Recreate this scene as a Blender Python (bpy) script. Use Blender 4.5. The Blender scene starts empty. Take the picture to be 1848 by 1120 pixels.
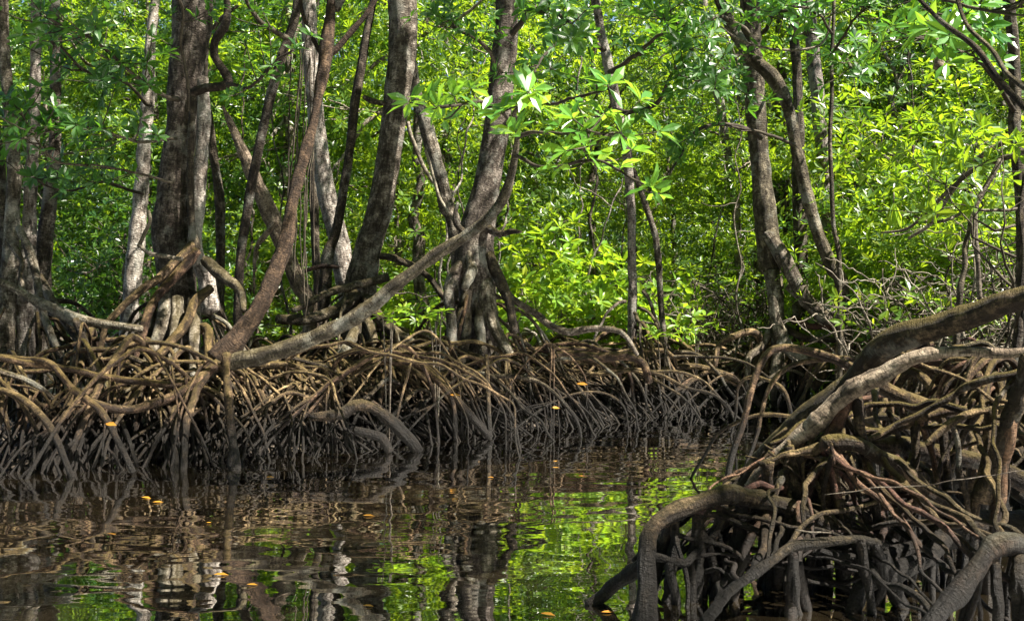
import bpy, math, random
import numpy as np
from mathutils import Vector
R = math.radians
rng = np.random.default_rng(7)
random.seed(7)
S = bpy.context.scene
C = S.collection

# ------------------------------------------------------------ camera, sky, sun, exposure
F = 2000.0; W = 1848.0; CX = 924.0; HY = 540.0; CH = 1.3
cam = bpy.data.cameras.new('camera'); co = bpy.data.objects.new('camera', cam); C.objects.link(co)
co.location = (0, 0, CH); co.rotation_euler = (R(90), 0, 0)
cam.sensor_width = 36; cam.lens = F / W * 36; cam.shift_y = -(560 - HY) / W
cam.clip_start = 0.05; cam.clip_end = 3000
S.camera = co
TOSUN = Vector((0.64, -0.27, 1.0)).normalized()
el = math.asin(TOSUN.z); az = math.atan2(TOSUN.x, TOSUN.y)
wd = bpy.data.worlds.new('World'); S.world = wd; wd.use_nodes = True
nt = wd.node_tree
sky = nt.nodes.new('ShaderNodeTexSky'); sky.sky_type = 'NISHITA'; sky.sun_disc = False
sky.sun_elevation = el; sky.sun_rotation = az; sky.dust_density = 0.6; sky.air_density = 0.8
nt.links.new(sky.outputs[0], nt.nodes['Background'].inputs[0])
nt.nodes['Background'].inputs[1].default_value = 0.05
sl = bpy.data.lights.new('sun', 'SUN'); sl.energy = 5.0; sl.angle = R(0.5); sl.color = (1, 0.93, 0.82)
so = bpy.data.objects.new('sun', sl); C.objects.link(so); so.location = (5, -3, 30)
so.rotation_euler = TOSUN.to_track_quat('Z', 'Y').to_euler()
S.view_settings.view_transform = 'Standard'; S.view_settings.look = 'None'
S.view_settings.exposure = 2.25; S.view_settings.gamma = 1
S.cycles.max_bounces = 4; S.cycles.transmission_bounces = 2; S.cycles.diffuse_bounces = 1; S.cycles.glossy_bounces = 3

# ------------------------------------------------------------ helpers
def P(px, py, Y): return np.array([Y * (px - CX) / F, Y, CH - Y * (py - HY) / F])
def tag(o, label=None, cat=None, group=None, kind=None):
    if label: o['label'] = label
    if cat: o['category'] = cat
    if group: o['group'] = group
    if kind: o['kind'] = kind
    return o
def empty(name, loc, label, cat, group=None):
    o = bpy.data.objects.new(name, None); C.objects.link(o); o.location = loc
    o.empty_display_size = 0.2
    return tag(o, label, cat, group)

def mesh(name, V, tris=None, quads=None, mat=None, bark=None, smooth=True):
    me = bpy.data.meshes.new(name)
    tris = np.zeros((0, 3), int) if tris is None else np.asarray(tris)
    quads = np.zeros((0, 4), int) if quads is None else np.asarray(quads)
    V = np.asarray(V, dtype=np.float32)
    nT, nQ = len(tris), len(quads)
    me.vertices.add(len(V)); me.vertices.foreach_set('co', V.ravel())
    me.loops.add(nT * 3 + nQ * 4); me.polygons.add(nT + nQ)
    me.loops.foreach_set('vertex_index', np.concatenate([tris.ravel(), quads.ravel()]).astype(np.int32))
    st = np.concatenate([np.arange(nT) * 3, nT * 3 + np.arange(nQ) * 4]).astype(np.int32)
    me.polygons.foreach_set('loop_start', st)
    me.update(calc_edges=True); me.validate()
    me.polygons.foreach_set('use_smooth', np.full(len(me.polygons), smooth))
    if bark is not None:
        a = me.attributes.new('bark', 'FLOAT_VECTOR', 'POINT'); a.data.foreach_set('vector', np.asarray(bark, dtype=np.float32).ravel())
    if mat: me.materials.append(mat)
    return me
def obj(name, me, parent=None):
    o = bpy.data.objects.new(name, me); C.objects.link(o)
    if parent is not None: o.parent = parent
    return o

def catmull(pts, vals, step):
    pts = np.asarray(pts, float); vals = np.asarray(vals, float)
    A = np.column_stack([pts, vals])
    A = np.vstack([2 * A[0] - A[1], A, 2 * A[-1] - A[-2]])
    A[0, 3] = A[1, 3]; A[-1, 3] = A[-2, 3]
    out = []
    for i in range(1, len(A) - 2):
        p0, p1, p2, p3 = A[i - 1], A[i], A[i + 1], A[i + 2]
        n = max(2, int(np.linalg.norm((p2 - p1)[:3]) / step))
        t = np.linspace(0, 1, n, endpoint=False)[:, None]
        out.append(0.5 * (2 * p1 + (p2 - p0) * t + (2 * p0 - 5 * p1 + 4 * p2 - p3) * t ** 2 + (3 * p1 - p0 - 3 * p2 + p3) * t ** 3))
    out.append(A[-2][None])
    A = np.vstack(out)
    return A[:, :3], np.maximum(A[:, 3], 0.0012)

def vnoise(u, v, fu, fv, seed, per=True):
    """periodic value noise on (angle u in 0..1, length v)"""
    r = np.random.default_rng(seed); G = r.random((64, 64))
    a = u * fu; b = v * fv
    i = np.floor(a).astype(int); j = np.floor(b).astype(int)
    fa = a - i; fb = b - j; fa = fa * fa * (3 - 2 * fa); fb = fb * fb * (3 - 2 * fb)
    m = int(fu) if per else 64
    g = lambda x, y: G[x % m, y % 64]
    return (g(i, j) * (1 - fa) + g(i + 1, j) * fa) * (1 - fb) + (g(i, j + 1) * (1 - fa) + g(i + 1, j + 1) * fa) * fb - 0.5

class TB:
    """collects tubes into one mesh"""
    def __init__(s): s.V = []; s.Q = []; s.T = []; s.B = []; s.n = 0
    def tube(s, pts, rad, sides=8, wob=0.0, rough=0.12, step=None, seed=None):
        seed = random.randrange(1 << 30) if seed is None else seed
        r0 = np.random.default_rng(seed)
        rm = float(np.mean(rad))
        c, r = catmull(pts, rad, step or max(0.02, rm * 1.3))
        n = len(c)
        seg = np.linalg.norm(np.diff(c, axis=0), axis=1); L = np.concatenate([[0], np.cumsum(seg)])
        if wob > 0:
            env = np.minimum(1, np.minimum(L, L[-1] - L) / max(0.15, rm * 4))
            for k in range(3):
                fr = (1.2, 2.9, 6.1)[k] / max(0.3, min(2.5, L[-1])) * 2 * math.pi
                ph = r0.random(3) * 6.28; am = wob * (1, .5, .22)[k] * (r0.random(3) - .5) * 2
                c = c + (np.sin(L[:, None] * fr + ph) * am) * env[:, None]
        t = np.gradient(c, axis=0); t /= np.linalg.norm(t, axis=1)[:, None] + 1e-9
        up = np.array([0, 0, 1.0]) if abs(t[0][2]) < .9 else np.array([1.0, 0, 0])
        N = np.zeros((n, 3)); v = np.cross(t[0], up); v /= np.linalg.norm(v)
        for i in range(n):
            v = v - t[i] * np.dot(v, t[i]); v /= np.linalg.norm(v) + 1e-9; N[i] = v
        Bn = np.cross(t, N)
        th = np.arange(sides) / sides
        U, LL = np.meshgrid(th, L)
        rr = r[:, None] * np.ones_like(U)
        fl = 1 / max(rm, .01)
        nz = vnoise(U, LL, 3, fl * .25, seed % 9973) * 1.6 + vnoise(U, LL, 6, fl * .7, seed % 997) * .9 + 1.3 * vnoise(U * 0, LL, 1, fl * .35, seed % 877)
        if sides >= 14: nz = nz + vnoise(U, LL, 12, fl * 1.6, seed % 787) * .7
        rr = rr * (1 + rough * nz)
        ca = np.cos(2 * math.pi * U); sa = np.sin(2 * math.pi * U)
        V = c[:, None, :] + rr[..., None] * (ca[..., None] * N[:, None, :] + sa[..., None] * Bn[:, None, :])
        off = r0.random(3) * 50
        Bk = np.stack([ca * rr + off[0], sa * rr + off[1], LL + off[2]], -1)
        idx = (np.arange(n - 1)[:, None] * sides + np.arange(sides)[None, :])
        nx = (np.arange(n - 1)[:, None] * sides + (np.arange(sides)[None, :] + 1) % sides)
        Q = np.stack([idx, nx, nx + sides, idx + sides], -1).reshape(-1, 4) + s.n
        V = V.reshape(-1, 3); Bk = Bk.reshape(-1, 3)
        cap = np.array([c[0] - t[0] * r[0] * .4, c[-1] + t[-1] * r[-1] * .5]); m = len(V)
        e0 = np.arange(sides); e1 = (e0 + 1) % sides; q = (n - 1) * sides
        T = np.vstack([np.stack([e1, e0, np.full(sides, m)], -1), np.stack([e0 + q, e1 + q, np.full(sides, m + 1)], -1)]) + s.n
        V = np.vstack([V, cap]); Bk = np.vstack([Bk, Bk[0] * .5 + Bk[sides // 2] * .5, Bk[m - 1]])
        s.V.append(V); s.Q.append(Q); s.T.append(T); s.B.append(Bk); s.n += len(V)
        return c, r, t
    def build(s, name, mat, parent=None, origin=(0, 0, 0)):
        V = np.vstack(s.V) - np.array(origin)
        return obj(name, mesh(name, V, np.vstack(s.T), np.vstack(s.Q), mat, np.vstack(s.B)), parent)

# leaves ------------------------------------------------------
T_HI = np.array([[0, 0, 0], [.28, -.13, .03], [.28, 0, -.0], [.28, .13, .03], [.62, -.17, .02], [.62, 0, -.02], [.62, .17, .02], [1, 0, -.09]])
T_HI_T = np.array([[0, 1, 2], [0, 2, 3], [4, 7, 5], [5, 7, 6]]); T_HI_Q = np.array([[1, 4, 5, 2], [2, 5, 6, 3]])
T_LO = np.array([[0, 0, 0], [.55, -.18, .04], [1, 0, -.04], [.55, .18, .04]])
T_LO_T = np.array([[0, 1, 2], [0, 2, 3]])
def nrm(a): return a / (np.linalg.norm(a, axis=-1, keepdims=True) + 1e-9)
def leaf_arrays(pos, d, up, size, hi):
    tp = T_HI if hi else T_LO
    side = nrm(np.cross(up, d)); u = np.cross(d, side)
    V = pos[:, None] + size[:, None, None] * (tp[None, :, 0:1] * d[:, None] + tp[None, :, 1:2] * side[:, None] + tp[None, :, 2:3] * u[:, None])
    n = len(pos); k = len(tp); o = (np.arange(n) * k)[:, None, None]
    T = ((T_HI_T if hi else T_LO_T)[None] + o).reshape(-1, 3)
    Q = (T_HI_Q[None] + o).reshape(-1, 4) if hi else None
    return V.reshape(-1, 3), T, Q
def rosettes(pos, axis, size, k, hi, r, spread=(0.0, .9)):
    """k leaves round every tip; returns mesh arrays"""
    n = len(pos); axis = nrm(axis)
    ref = nrm(r.normal(size=(n, 3))); a = nrm(np.cross(axis, ref)); b = np.cross(axis, a)
    ang = (np.arange(k)[None] / k * 2 * math.pi * 1.0 + r.random((n, 1)) * 6.28 + r.normal(size=(n, k)) * .25)
    el = spread[0] + (spread[1] - spread[0]) * r.random((n, k))
    rad = np.cos(ang)[..., None] * a[:, None] + np.sin(ang)[..., None] * b[:, None]
    d = nrm(np.cos(el)[..., None] * rad + np.sin(el)[..., None] * axis[:, None] + np.array([0, 0, -.12]))
    up = nrm(axis[:, None] - d * (axis[:, None] * d).sum(-1, keepdims=True) + r.normal(size=(n, k, 3)) * .25)
    sz = size * (.65 + .5 * r.random((n, k)))
    keep = (r.random((n, k)) < .9).ravel()
    p = np.repeat(pos[:, None], k, 1) + d * .012
    return leaf_arrays(p.reshape(-1, 3)[keep], d.reshape(-1, 3)[keep], up.reshape(-1, 3)[keep], sz.ravel()[keep], hi)

# ------------------------------------------------------------ materials
def nodes(name):
    m = bpy.data.materials.new(name); m.use_nodes = True
    return m, m.node_tree, m.node_tree.nodes['Principled BSDF']
def N(nt, t, **kw):
    n = nt.nodes.new(t)
    for k, v in kw.items(): setattr(n, k, v)
    return n
def ramp(nt, fac, stops):
    n = N(nt, 'ShaderNodeValToRGB'); e = n.color_ramp.elements
    while len(e) < len(stops): e.new(.5)
    for x, (p, c) in zip(e, stops): x.position = p; x.color = (*c, 1) if len(c) == 3 else (c[0],) * 3 + (1,)
    nt.links.new(fac, n.inputs[0]); return n.outputs[0]
def mixc(nt, fac, a, b, mode='MIX'):
    n = N(nt, 'ShaderNodeMix', data_type='RGBA', blend_type=mode)
    for s, v in ((0, fac), (6, a), (7, b)):
        if isinstance(v, (int, float)): n.inputs[s].default_value = v
        elif isinstance(v, tuple): n.inputs[s].default_value = (*v, 1)
        else: nt.links.new(v, n.inputs[s])
    return n.outputs[2]
def math_(nt, op, a, b=None, clamp=False):
    n = N(nt, 'ShaderNodeMath', operation=op, use_clamp=clamp)
    for i, v in enumerate((a, b)):
        if v is None: continue
        if isinstance(v, (int, float)): n.inputs[i].default_value = v
        else: nt.links.new(v, n.inputs[i])
    return n.outputs[0]
def noise(nt, vec, scale, detail=4, rough=.6, vs=None):
    if vs:
        mp = N(nt, 'ShaderNodeMapping'); mp.inputs['Scale'].default_value = vs; nt.links.new(vec, mp.inputs[0]); vec = mp.outputs[0]
    n = N(nt, 'ShaderNodeTexNoise'); n.inputs['Scale'].default_value = scale; n.inputs['Detail'].default_value = detail; n.inputs['Roughness'].default_value = rough
    nt.links.new(vec, n.inputs['Vector']); return n.outputs[0]

def bark(name, c1, c2, c3, moss=0.0, lichen=0.0, wet=True, bump=.6, scale=1.0, rough=.8, rings=.5, moss_c=(.11, .085, .018)):
    m, nt, bs = nodes(name)
    at = N(nt, 'ShaderNodeAttribute', attribute_name='bark'); v = at.outputs['Vector']
    oi = N(nt, 'ShaderNodeObjectInfo')
    n1 = noise(nt, v, 9 * scale, 5, .65); n2 = noise(nt, v, 34 * scale, 5, .7, (1, 1, 2.2)); n3 = noise(nt, v, 3.2 * scale, 3)
    crack = noise(nt, v, 26 * scale, 3, .6, (1, 1, .22))
    vo = N(nt, 'ShaderNodeTexVoronoi'); vo.feature = 'DISTANCE_TO_EDGE'; vo.inputs['Scale'].default_value = 38 * scale
    mp = N(nt, 'ShaderNodeMapping'); mp.inputs['Scale'].default_value = (1, 1, .55); nt.links.new(v, mp.inputs[0]); nt.links.new(mp.outputs[0], vo.inputs['Vector'])
    rg_ = noise(nt, v, 60 * scale, 3, .6, (.35, .35, 1.3))
    blot = noise(nt, v, 16 * scale, 6, .75, (1, 1, .5))
    col = ramp(nt, math_(nt, 'ADD', math_(nt, 'MULTIPLY', n1, .5), math_(nt, 'MULTIPLY', blot, .5)), [(.38, c1), (.5, c2), (.62, c3)])
    col = mixc(nt, ramp(nt, rg_, [(.36, (.65,)), (.46, (0.,))]), col, (0.02, .014, .009))
    col = mixc(nt, ramp(nt, crack, [(.38, (.75,)), (.47, (0.,))]), col, (0.018, .012, .008))
    col = mixc(nt, ramp(nt, n2, [(.42, (0.,)), (.6, (1.,))]), mixc(nt, .55, col, (0.02, .014, .01)), col)
    edge = ramp(nt, math_(nt, 'ADD', vo.outputs[0], math_(nt, 'MULTIPLY', n2, .12)), [(.04, (0.,)), (.12, (1.,))])
    col = mixc(nt, edge, mixc(nt, .35 * rings, col, (0.015, .01, .008)), col)
    # every piece differs a little in tone
    hv = N(nt, 'ShaderNodeHueSaturation'); nt.links.new(math_(nt, 'ADD', math_(nt, 'MULTIPLY', oi.outputs['Random'], .7), .65), hv.inputs['Value'])
    nt.links.new(math_(nt, 'ADD', math_(nt, 'MULTIPLY', oi.outputs['Random'], .03), .485), hv.inputs['Hue'])
    nt.links.new(col, hv.inputs['Color']); col = hv.outputs[0]
    ge = N(nt, 'ShaderNodeNewGeometry')
    sp = N(nt, 'ShaderNodeSeparateXYZ'); nt.links.new(ge.outputs['Position'], sp.inputs[0])
    if lichen:
        l = ramp(nt, math_(nt, 'ADD', n3, math_(nt, 'MULTIPLY', n2, .25)), [(.74 - lichen * .1, (0.,)), (.88 - lichen * .1, (1.,))])
        col = mixc(nt, math_(nt, 'MULTIPLY', l, .45), col, (.38, .38, .33))
    if moss:
        sn = N(nt, 'ShaderNodeSeparateXYZ'); nt.links.new(ge.outputs['Normal'], sn.inputs[0])
        mk = math_(nt, 'ADD', math_(nt, 'MULTIPLY', sn.outputs[2], .5), n1)
        mk = ramp(nt, mk, [(.62, (0.,)), (.86, (1.,))])
        hi = ramp(nt, math_(nt, 'ADD', math_(nt, 'MULTIPLY', sp.outputs[2], .8), math_(nt, 'MULTIPLY', n3, .5)), [(.4, (0.,)), (.8, (1.,))])
        col = mixc(nt, math_(nt, 'MULTIPLY', math_(nt, 'MULTIPLY', mk, hi), moss), col, moss_c)
    if wet:   # tide mark of wet dark mud, blackened further to deepen the shade low down
        wz = math_(nt, 'ADD', sp.outputs[2], math_(nt, 'MULTIPLY', n3, -.35))
        wt = ramp(nt, math_(nt, 'ADD', wz, .2), [(.26, (1.,)), (.55, (0.,))])
        col = mixc(nt, math_(nt, 'MULTIPLY', wt, .95), col, (.008, .007, .006))
        rg = math_(nt, 'SUBTRACT', rough, math_(nt, 'MULTIPLY', wt, .2)); nt.links.new(rg, bs.inputs['Roughness'])
    else: bs.inputs['Roughness'].default_value = rough
    nt.links.new(col, bs.inputs['Base Color'])
    h = math_(nt, 'ADD', math_(nt, 'MULTIPLY', n1, .8), math_(nt, 'ADD', math_(nt, 'MULTIPLY', n2, .9), math_(nt, 'ADD', math_(nt, 'MULTIPLY', edge, .12 * rings), math_(nt, 'ADD', math_(nt, 'MULTIPLY', crack, 1.3 - .8 * rings), math_(nt, 'MULTIPLY', rg_, 1.1 * rings)))))
    b = N(nt, 'ShaderNodeBump'); b.inputs['Strength'].default_value = bump; b.inputs['Distance'].default_value = .042 / scale
    nt.links.new(h, b.inputs['Height']); nt.links.new(b.outputs[0], bs.inputs['Normal'])
    bs.inputs['Specular IOR Level'].default_value = .2
    return m
M = {}
M['trunk'] = bark('trunk_bark', (.035, .028, .020), (.145, .12, .09), (.55, .48, .40), lichen=.7, moss=.3, bump=1.0)
M['trunk_pale'] = bark('pale_bark', (.13, .10, .08), (.36, .31, .27), (.68, .62, .55), lichen=.8, bump=.9)  # sunlight on the trunks is put into these pale tones
M['trunk_dark'] = bark('dark_bark', (.018, .014, .010), (.065, .052, .036), (.27, .22, .16), moss=.3, lichen=.45, bump=1.0)
M['red'] = bark('reddish_bark', (.022, .014, .009), (.07, .045, .028), (.26, .17, .10), bump=.9)
M['root'] = bark('root_bark', (.014, .009, .005), (.074, .046, .027), (.42, .275, .16), moss=.4, bump=.8, scale=1.3)
M['root_mossy'] = bark('mossy_root_bark', (.017, .011, .006), (.074, .048, .024), (.34, .235, .125), moss=.55, bump=.9, scale=1.3, moss_c=(.12, .085, .022))
M['root_red'] = bark('red_root_bark', (.05, .024, .015), (.11, .055, .034), (.26, .15, .10), bump=.6, scale=1.4)
M['root_dark'] = bark('near_root_bark', (.012, .008, .005), (.038, .026, .015), (.28, .19, .115), moss=.75, bump=1.0, rings=.25, lichen=.3, moss_c=(.085, .065, .012))
M['dead'] = bark('dead_wood', (.10, .07, .05), (.22, .165, .12), (.42, .34, .26), bump=.8, rings=.1, wet=False)
M['twig'] = bark('twig_bark', (.10, .085, .065), (.2, .17, .13), (.33, .29, .24), bump=.3, wet=False, lichen=.3)
M['twig_dark'] = bark('dark_twig', (.03, .024, .018), (.06, .05, .035), (.1, .085, .06), bump=.3, wet=False)

def leafmat(name, stops, trans, tr=.45, rough=.38, coat=0):
    m, nt, bs = nodes(name)
    ge = N(nt, 'ShaderNodeNewGeometry'); oi = N(nt, 'ShaderNodeObjectInfo')
    f = math_(nt, 'ADD', math_(nt, 'MULTIPLY', ge.outputs['Random Per Island'], .8), math_(nt, 'MULTIPLY', oi.outputs['Random'], .2))
    tcn = N(nt, 'ShaderNodeTexCoord'); nn = noise(nt, tcn.outputs['Object'], 1.1, 2, .5)
    f = math_(nt, 'ADD', math_(nt, 'MULTIPLY', f, .75), math_(nt, 'MULTIPLY', math_(nt, 'SUBTRACT', nn, .35), .9), clamp=True)
    col = ramp(nt, f, stops); nt.links.new(col, bs.inputs['Base Color'])
    bs.inputs['Roughness'].default_value = rough; bs.inputs['Specular IOR Level'].default_value = .5
    tl = N(nt, 'ShaderNodeBsdfTranslucent')
    tc = mixc(nt, f, trans[0], trans[1]); nt.links.new(tc, tl.inputs[0])
    mx = N(nt, 'ShaderNodeMixShader'); mx.inputs[0].default_value = tr
    nt.links.new(bs.outputs[0], mx.inputs[1]); nt.links.new(tl.outputs[0], mx.inputs[2])
    nt.links.new(mx.outputs[0], nt.nodes['Material Output'].inputs[0])
    return m
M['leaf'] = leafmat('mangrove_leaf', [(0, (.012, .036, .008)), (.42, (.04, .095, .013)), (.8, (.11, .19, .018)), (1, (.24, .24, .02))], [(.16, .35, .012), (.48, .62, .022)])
M['leaf_mid'] = leafmat('deep_leaf', [(0, (.008, .026, .008)), (.45, (.022, .066, .014)), (.85, (.07, .15, .02)), (1, (.18, .2, .02))], [(.05, .17, .01), (.22, .40, .02)], tr=.34, rough=.3)  # darker leaf; shade at the left and in gaps is put into its colour
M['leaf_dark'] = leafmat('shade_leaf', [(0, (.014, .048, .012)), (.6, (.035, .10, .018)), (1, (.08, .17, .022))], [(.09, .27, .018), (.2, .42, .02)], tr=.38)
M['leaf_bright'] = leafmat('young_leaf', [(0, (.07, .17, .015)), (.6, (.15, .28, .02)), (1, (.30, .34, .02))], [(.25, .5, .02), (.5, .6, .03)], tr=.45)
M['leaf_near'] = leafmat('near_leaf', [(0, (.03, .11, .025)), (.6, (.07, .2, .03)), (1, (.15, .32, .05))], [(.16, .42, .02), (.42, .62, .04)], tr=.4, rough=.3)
M['fallen'] = leafmat('fallen_leaf', [(0, (.10, .04, .015)), (.4, (.26, .10, .015)), (.7, (.32, .17, .015)), (1, (.28, .24, .03))], [(.3, .12, .01), (.4, .25, .02)], tr=.15)

def mud():
    m, nt, bs = nodes('mud')
    tc = N(nt, 'ShaderNodeTexCoord'); v = tc.outputs['Object']
    n1 = noise(nt, v, 2.5, 8, .7); n2 = noise(nt, v, 22, 6, .7)
    col = ramp(nt, n1, [(.3, (.035, .027, .02)), (.55, (.085, .066, .048)), (.75, (.17, .13, .09))])
    col = mixc(nt, ramp(nt, n2, [(.5, (0.,)), (.7, (.6,))]), col, (.20, .15, .10))
    nt.links.new(col, bs.inputs['Base Color']); bs.inputs['Roughness'].default_value = .6
    b = N(nt, 'ShaderNodeBump'); b.inputs['Strength'].default_value = 1; b.inputs['Distance'].default_value = .06
    nt.links.new(math_(nt, 'ADD', n1, n2), b.inputs['Height']); nt.links.new(b.outputs[0], bs.inputs['Normal'])
    return m
M['mud'] = mud()
def watermat():
    m, nt, bs = nodes('stream_water')
    tc = N(nt, 'ShaderNodeTexCoord'); v = tc.outputs['Object']
    n0 = noise(nt, v, .9, 3, .6)
    col = ramp(nt, n0, [(.42, (.005, .004, .002)), (.68, (.04, .03, .017))])
    nt.links.new(col, bs.inputs['Base Color'])
    bs.inputs['Roughness'].default_value = .3; bs.inputs['Specular IOR Level'].default_value = 0
    gl = N(nt, 'ShaderNodeBsdfGlossy'); gl.inputs['Roughness'].default_value = .012
    fr = N(nt, 'ShaderNodeFresnel'); fr.inputs[0].default_value = 2.2
    fc = math_(nt, 'ADD', math_(nt, 'MULTIPLY', fr.outputs[0], .8), .55, clamp=True)
    mx = N(nt, 'ShaderNodeMixShader'); nt.links.new(fc, mx.inputs[0]); nt.links.new(bs.outputs[0], mx.inputs[1]); nt.links.new(gl.outputs[0], mx.inputs[2])
    nt.links.new(mx.outputs[0], nt.nodes['Material Output'].inputs[0])
    a = noise(nt, v, 2.2, 1, .5, (.75, 1.1, 1)); c = noise(nt, v, 8, 1, .5, (.6, 1.2, 1)); e = noise(nt, v, 22, 1, .5, (.5, 1.2, 1))
    h = math_(nt, 'ADD', math_(nt, 'MULTIPLY', a, 2.3), math_(nt, 'ADD', math_(nt, 'MULTIPLY', c, .13), math_(nt, 'MULTIPLY', e, .02)))
    b = N(nt, 'ShaderNodeBump'); b.inputs['Strength'].default_value = 1.0; b.inputs['Distance'].default_value = .0038
    nt.links.new(h, b.inputs['Height']); nt.links.new(b.outputs[0], gl.inputs['Normal']); nt.links.new(b.outputs[0], fr.inputs['Normal'])
    return m
M['water'] = watermat()

# ------------------------------------------------------------ setting: ground and water
def wl(py): return 2 * 1300.0 / (py - HY)
def WP(px, py): Y = CH * F / (py - HY); return (Y * (px - CX) / F, Y)
bank_px = [(-60, 877), (150, 862), (330, 850), (520, 835), (700, 815), (900, 792), (1040, 780), (1180, 765), (1300, 749), (1405, 738)]
left_edge = [WP(*p) for p in bank_px]
far_edge = [WP(1300, 728), (4.0, 16.6), (4.7, 17.0)]
right_edge = [(5.0, 15.5), (4.3, 12.0), (3.0, 9.0), (2.5, 8.1), (2.1, 6.5), (2.1, 5.2), (2.2, 3.6), (2.6, 2.6), (3.0, -8)]
chan = [(-14, -8), (-14, 7.0)] + left_edge + [(3.3, 13.7), (3.5, 15.0)] + far_edge[1:] + right_edge
def sdf(x, y, poly):
    poly = np.array(poly); d = np.full(x.shape, 1e9); ins = np.zeros(x.shape, bool)
    for i in range(len(poly)):
        a, b = poly[i], poly[(i + 1) % len(poly)]; e = b - a
        t = np.clip(((x - a[0]) * e[0] + (y - a[1]) * e[1]) / (e @ e + 1e-9), 0, 1)
        d = np.minimum(d, np.hypot(x - a[0] - t * e[0], y - a[1] - t * e[1]))
        c = ((a[1] > y) != (b[1] > y)) & (x < (b[0] - a[0]) * (y - a[1]) / (b[1] - a[1] + 1e-12) + a[0])
        ins ^= c
    return np.where(ins, -d, d)
def gz(x, y):
    x = np.asarray(x, float); y = np.asarray(y, float)
    d = sdf(x, y, chan)
    h = np.where(d < .45, np.maximum(-.7, -.1 + (d - .45) * .8), -.1 + .28 * (1 - np.exp(-np.maximum(d - .45, 0) * 1.6)))
    h = h + .10 * vnoise(x + 50, y + 50, .9, .9, 5, False) + .07 * vnoise(x + 50, y + 50, 2.7, 2.7, 6, False) + .25 * np.clip((np.hypot(x, y) - 30) / 60, 0, 3)
    return h
def axis(lo, a, b, hi, st):
    m = np.arange(a, b + 1e-6, st); k = np.array([1, 2, 4, 8, 16, 40, 90, 200, 400, 800])
    return np.concatenate([(a - k)[::-1], m, b + k])
gx = axis(0, -14, 14, 0, .14); gy = axis(0, -6, 34, 0, .16)
X, Yg = np.meshgrid(gx, gy); Z = gz(X, Yg)
nx_, ny_ = len(gx), len(gy)
ii = (np.arange(ny_ - 1)[:, None] * nx_ + np.arange(nx_ - 1)[None]).ravel()
obj('ground', mesh('ground', np.stack([X, Yg, Z], -1).reshape(-1, 3), None, np.stack([ii, ii + 1, ii + nx_ + 1, ii + nx_], -1), M['mud']))['kind'] = 'structure'
obj('water', mesh('water', [(-60, -20, 0), (60, -20, 0), (60, 30, 0), (-60, 30, 0)], None, [[0, 1, 2, 3]], M['water']))['kind'] = 'structure'
def gh(x, y): return float(gz(np.array([x]), np.array([y]))[0])

# ------------------------------------------------------------ foliage builders
def crown_mesh(name, mat, rx, ry, rz, nclump, nros, size, hi=False, seed=0, k=8, shell=.55, cs=.5, lodir=.6):
    r = np.random.default_rng(seed)
    u = nrm(r.normal(size=(nclump, 3))) * (shell + (1 - shell) * r.random((nclump, 1))) * np.array([rx, ry, rz])
    pos = []; ax = []
    for c in u:
        n = int(nros * (.5 + r.random()))
        s = cs * (.6 + .8 * r.random())
        p = c + r.normal(size=(n, 3)) * np.array([s, s, s * .55]); pos.append(p)
        ax.append(nrm(p - c) * lodir + nrm(c)[None] * .3 + np.array([0, 0, .8]) + r.normal(size=(n, 3)) * .3)
    pos = np.vstack(pos); ax = np.vstack(ax)
    V, T, Q = rosettes(pos, ax, size, k, hi, r)
    return mesh(name, V, T, Q, mat, smooth=False), u

def limbs(parent, origin, centers, base, r0, mat, name='branch', sides=5, n=8, seed=0, wob=.06):
    r = random.Random(seed)
    cs = list(centers); r.shuffle(cs)
    for c in cs[:n]:
        tb = TB(); c = np.array(c); b = np.array(base) + np.array([0, 0, r.uniform(-.5, .3)])
        m = (b + c) / 2 + np.array([r.uniform(-.25, .25), r.uniform(-.25, .25), -.15])
        tb.tube([b, m, c], [r0, r0 * .65, r0 * .22], sides, wob, .1, step=.12)
        for q in range(3):
            e = c + np.array([r.uniform(-.6, .6), r.uniform(-.6, .6), r.uniform(-.2, .5)])
            s0 = m + (c - m) * r.uniform(.1, .9)
            tb.tube([s0, (s0 + e) / 2 + np.array([0, 0, -.05]), e], [r0 * .35, r0 * .25, r0 * .12], 4, wob * .6, .1, step=.12)
        tb.build(name, mat, parent, origin)

def pxline(pts, Y0, Y1=None, flip=False):
    """(px, py, halfwidth px[, depth]) -> world points and radii"""
    Y1 = Y0 if Y1 is None else Y1; n = len(pts); o = []; rr = []
    for i, p in enumerate(pts):
        Y = p[3] if len(p) > 3 else Y0 + (Y1 - Y0) * i / max(1, n - 1)
        o.append(P(p[0], p[1], Y)); rr.append(p[2] * Y / F)
    return o, rr

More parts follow.
